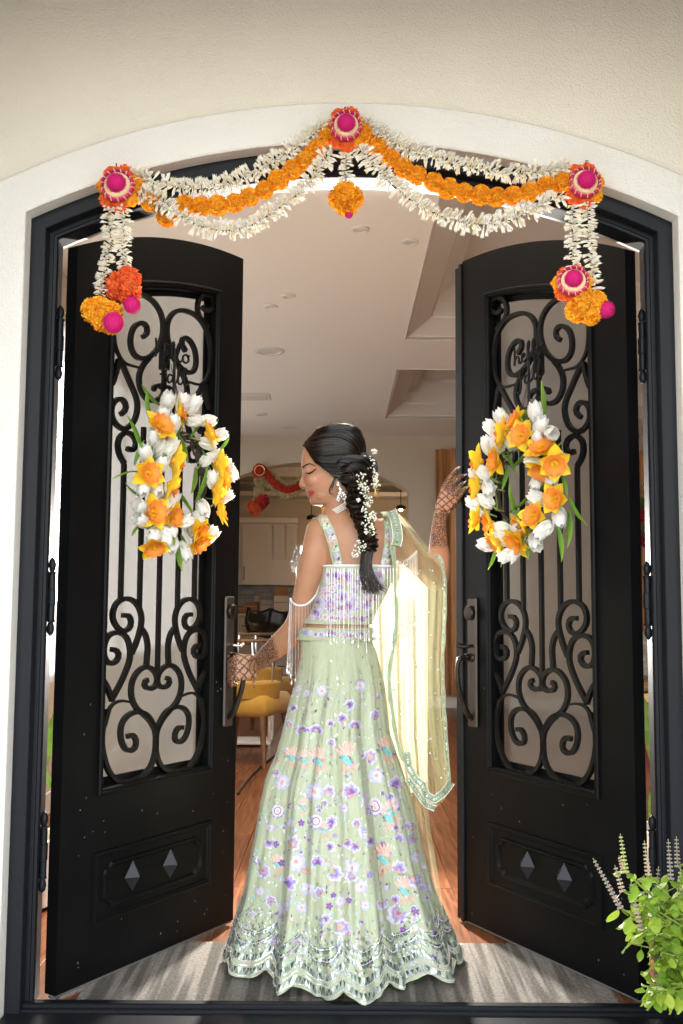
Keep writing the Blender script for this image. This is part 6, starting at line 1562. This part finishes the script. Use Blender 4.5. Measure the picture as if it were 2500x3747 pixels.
ca = thing('bar_cart', 'low chrome framed trolley behind the legs of the mustard chairs', 'trolley', (W(900, 2700, 5.2).x, 5.2, 0))
cx_ = ca.location.x
for dx in (-.2, .2):
    for dy in (-.15, .15):
        q = MB(); q.box(cx_+dx-.012, cx_+dx+.012, 5.2+dy-.012, 5.2+dy+.012, 0, .42); q.build('leg', m_chrome, ca, 30)
for z in (.02, .40): q = MB(); q.bbox(cx_-.21, cx_+.21, 5.03, 5.37, z, z+.02, .004); q.build('shelf', m_white, ca, 30)
# cable on the floor
q = MB(); q.tube(catmull([W(832, 2945, 2.6)*1, WZ(870, 2905, .008), WZ(930, 2830, .008), WZ(1000, 2770, .008), WZ(1060, 2740, .008)], 6)[6:], .007, 6); o = q.build('cable', m_rubber, None, 60); tag(o, 'black cable lying across the dark wooden floor left of the skirt', 'cable')
# red garland in the kitchen arch
t2_ = thing('flower_garland', 'small red and cream garland hanging in the far kitchen arch', 'garland', W(1000, 1800, YB-.05))
yg = YB-.06; m_red = mat('red_marigold', (.42, .02, .008), .8, vcol=True); REDS = [(.50, .025, .008), (.42, .015, .01), (.55, .05, .01)]
RB = ruffle_ball(.045, REDS, 80, seed=3).mesh('marigold', m_red, 0)
k5 = 340/1480
mp_ = lambda a, b: W(860+a*k5, 1560+b*k5, yg)
for i, p in enumerate(resample(catmull([mp_(480, 720), mp_(560, 820), mp_(640, 910), mp_(740, 985), mp_(850, 1010), mp_(950, 985), mp_(1060, 930), mp_(1160, 860)], 5), 16)): inst('marigold', RB, t2_, TRS(p, None, 1.))
m_crm = mat('dry_jasmine', (.42, .33, .17), .8)
for L in ([(480, 690), (600, 760), (700, 850), (820, 900), (930, 890), (1040, 830), (1150, 770)], [(420, 830), (520, 930), (640, 1030), (760, 1100), (880, 1115), (1000, 1070), (1100, 980)], [(360, 830), (350, 950), (350, 1080), (340, 1170)], [(430, 830), (425, 950), (430, 1060), (420, 1130)]):
    q = MB()
    for p in resample(catmull([mp_(*a) for a in L], 5), 34):
        for k in range(7):
            d = Vector((rk.uniform(-1, 1), rk.uniform(-1, 1), rk.uniform(-1, 1))).normalized()*.045; q.tube([p, p+d], [.006, .002], 4)
    q.build('jasmine_string', m_crm, t2_, 60)
for (a, b, r_, cc) in ((400, 715, .085, REDS), (430, 1190, .085, [(.36, .012, .01)]), (320, 1295, .09, [(.48, .06, .01)]), (425, 1260, .055, [(.25, .008, .012)])):
    b_ = ruffle_ball(r_, cc, 120, (1, .7, 1), int(a)); q = MB(); c = mp_(a, b); q.add([Vector(v)+c for v in b_.v], b_.f); q.c = b_.c; q.build('flower_knot', m_red, t2_, 0)
q = MB(); c = mp_(400, 715)+Vector((0, -.07, 0)); q.tube([c+Vector((.055*math.cos(a), 0, .055*math.sin(a))) for a in [2*PI*i/20 for i in range(20)]], .006, 5, closed=True); q.build('gold_ring', m_gold, t2_, 60)
# ceiling: recessed lights, vent, speaker grille
m_lit = emit('lamp_glow', (1, .86, .68), 2.2)
def can(px, py, lab, r=.09, lit=True):
    c = WZ(px, py, CEIL); o = thing('recessed_light', lab, 'ceiling light', (c.x, c.y, CEIL), 0, 'recessed ceiling lights')
    q = MB(); q.lathe([(r*.70, -.004), (r*.74, -.010), (r, -.006), (r, -.0005), (r*.70, -.0005)], TRS((c.x, c.y, CEIL)), 28); q.build('trim_ring', m_white, o, 30)
    q = MB(); q.lathe([(.001, -.002), (r*.68, -.002), (r*.68, -.001)], TRS((c.x, c.y, CEIL)), 24); q.build('lens', m_lit if lit else m_white, o, 30)
can(985, 1284, 'large round recessed light in the ceiling above the vent', .115)
for px, py, lab in ((1318, 838, 'small recessed light nearest the hanging marigold bell'), (1500, 884, 'small recessed light beside the ceiling tray'), (1057, 1082, 'small recessed light left of centre, nearer the door'), (992, 1121, 'small recessed light left of centre, beside the left door')): 
    can(px, py, lab, .045); c = WZ(px, py, CEIL); l = bpy.data.lights.new('downlight', 'SPOT'); l.energy = 5; l.spot_size = R(120); l.spot_blend = .6; l.shadow_soft_size = .04; l.color = (1, .86, .68)
    lo = bpy.data.objects.new('downlight', l); COL.objects.link(lo); lo.location = (c.x, c.y, CEIL-.02)
can(957, 1515, 'small unlit recessed light behind the vent', .06, False); can(1060, 1565, 'recessed light farthest back near the rear wall', .08)
vt = thing('air_vent', 'white slotted air vent in the ceiling beside the left door', 'vent', WZ(920, 1450, CEIL)); c = vt.location
q = MB(); q.bbox(c.x-.20, c.x+.17, c.y-.13, c.y+.13, CEIL-.012, CEIL-.001, .003); q.build('vent_frame', m_white, vt, 30)
for k in range(9): q = MB(); q.box(c.x-.17, c.x+.14, c.y-.105+k*.024, c.y-.092+k*.024, CEIL-.018, CEIL-.0125); q.build('slat', m_white, vt, 30)
# warm kitchen lamps: pendants that are lit in the photo
m_bulb = emit('warm_bulb', (1, .55, .18), 6)
for px, py, Y, lab in ((1467, 1864, 9.6, 'small lit kitchen lamp beside the arch jamb'), (1140, 1900, 9.8, 'unlit pendant lamp on a thin stem left of the woman\'s shoulder')):
    p = W(px, py, Y); o = thing('pendant_lamp', lab, 'lamp', p); q = MB(); q.tube([p+Vector((0, 0, .03)), Vector((p.x, p.y, CEIL))], .005, 6); q.build('stem', m_bronze, o, 40)
    q = MB(); q.lathe([(.02, .06), (.06, .04), (.065, 0), (.06, -.002), (.055, .035), (.015, .05)], TRS(p), 16); q.build('lamp_shade', m_bronze, o, 40)
    q = MB(); q.ell(p+Vector((0, 0, .0)), .022, None, 12, 8); q.build('bulb', m_bulb if px > 1400 else m_white, o, 60)
    if px < 1400: continue
    l = bpy.data.lights.new('pendant_glow', 'POINT'); l.energy = 1.8; l.color = (1, .64, .34); l.shadow_soft_size = .03; lo = bpy.data.objects.new('pendant_glow', l); COL.objects.link(lo); lo.location = p+Vector((0, 0, -.045)); lo.parent = None

# the flash on a stand that backlights her (its rim light and the light fans on the rug are what the photo shows)
fx_, fy_, fz_ = -.015, 1.95, 1.22
sf = thing('flash_unit', 'battery flash on a black stand lighting the woman from behind', 'flash', (fx_, fy_, 0))
q = MB(); q.tube([(fx_, fy_+.06, .12), (fx_, fy_+.06, 1.16)], .012, 8); q.build('pole', m_blk, sf, 40)
for k in range(3):
    a = k*2*PI/3+.5; q = MB(); q.tube([(fx_, fy_+.06, .5), (fx_+.22*math.cos(a), fy_+.06+.22*math.sin(a), .01)], .009, 6); q.build('leg', m_blk, sf, 40)
q = MB(); q.lathe([(.045, .02), (.045, .14), (.03, .15)], TRS((fx_, fy_, fz_), align((0, 1, 0))), 18); q.build('flash_head', m_blk, sf, 30)
q = MB(); q.lathe([(.042, .018), (.075, -.02), (.077, -.02), (.046, .02)], TRS((fx_, fy_, fz_), align((0, 1, 0))), 20); q.build('reflector', m_chrome, sf, 30)
fl2 = bpy.data.lights.new('flash_light', 'SPOT'); fl2.energy = 36; fl2.spot_size = R(155); fl2.spot_blend = .5; fl2.shadow_soft_size = .05; fl2.color = (1, .95, .86)
fo = bpy.data.objects.new('flash_light', fl2); COL.objects.link(fo); fo.location = (fx_, fy_-.03, fz_); fo.rotation_euler = (R(90), 0, R(180))
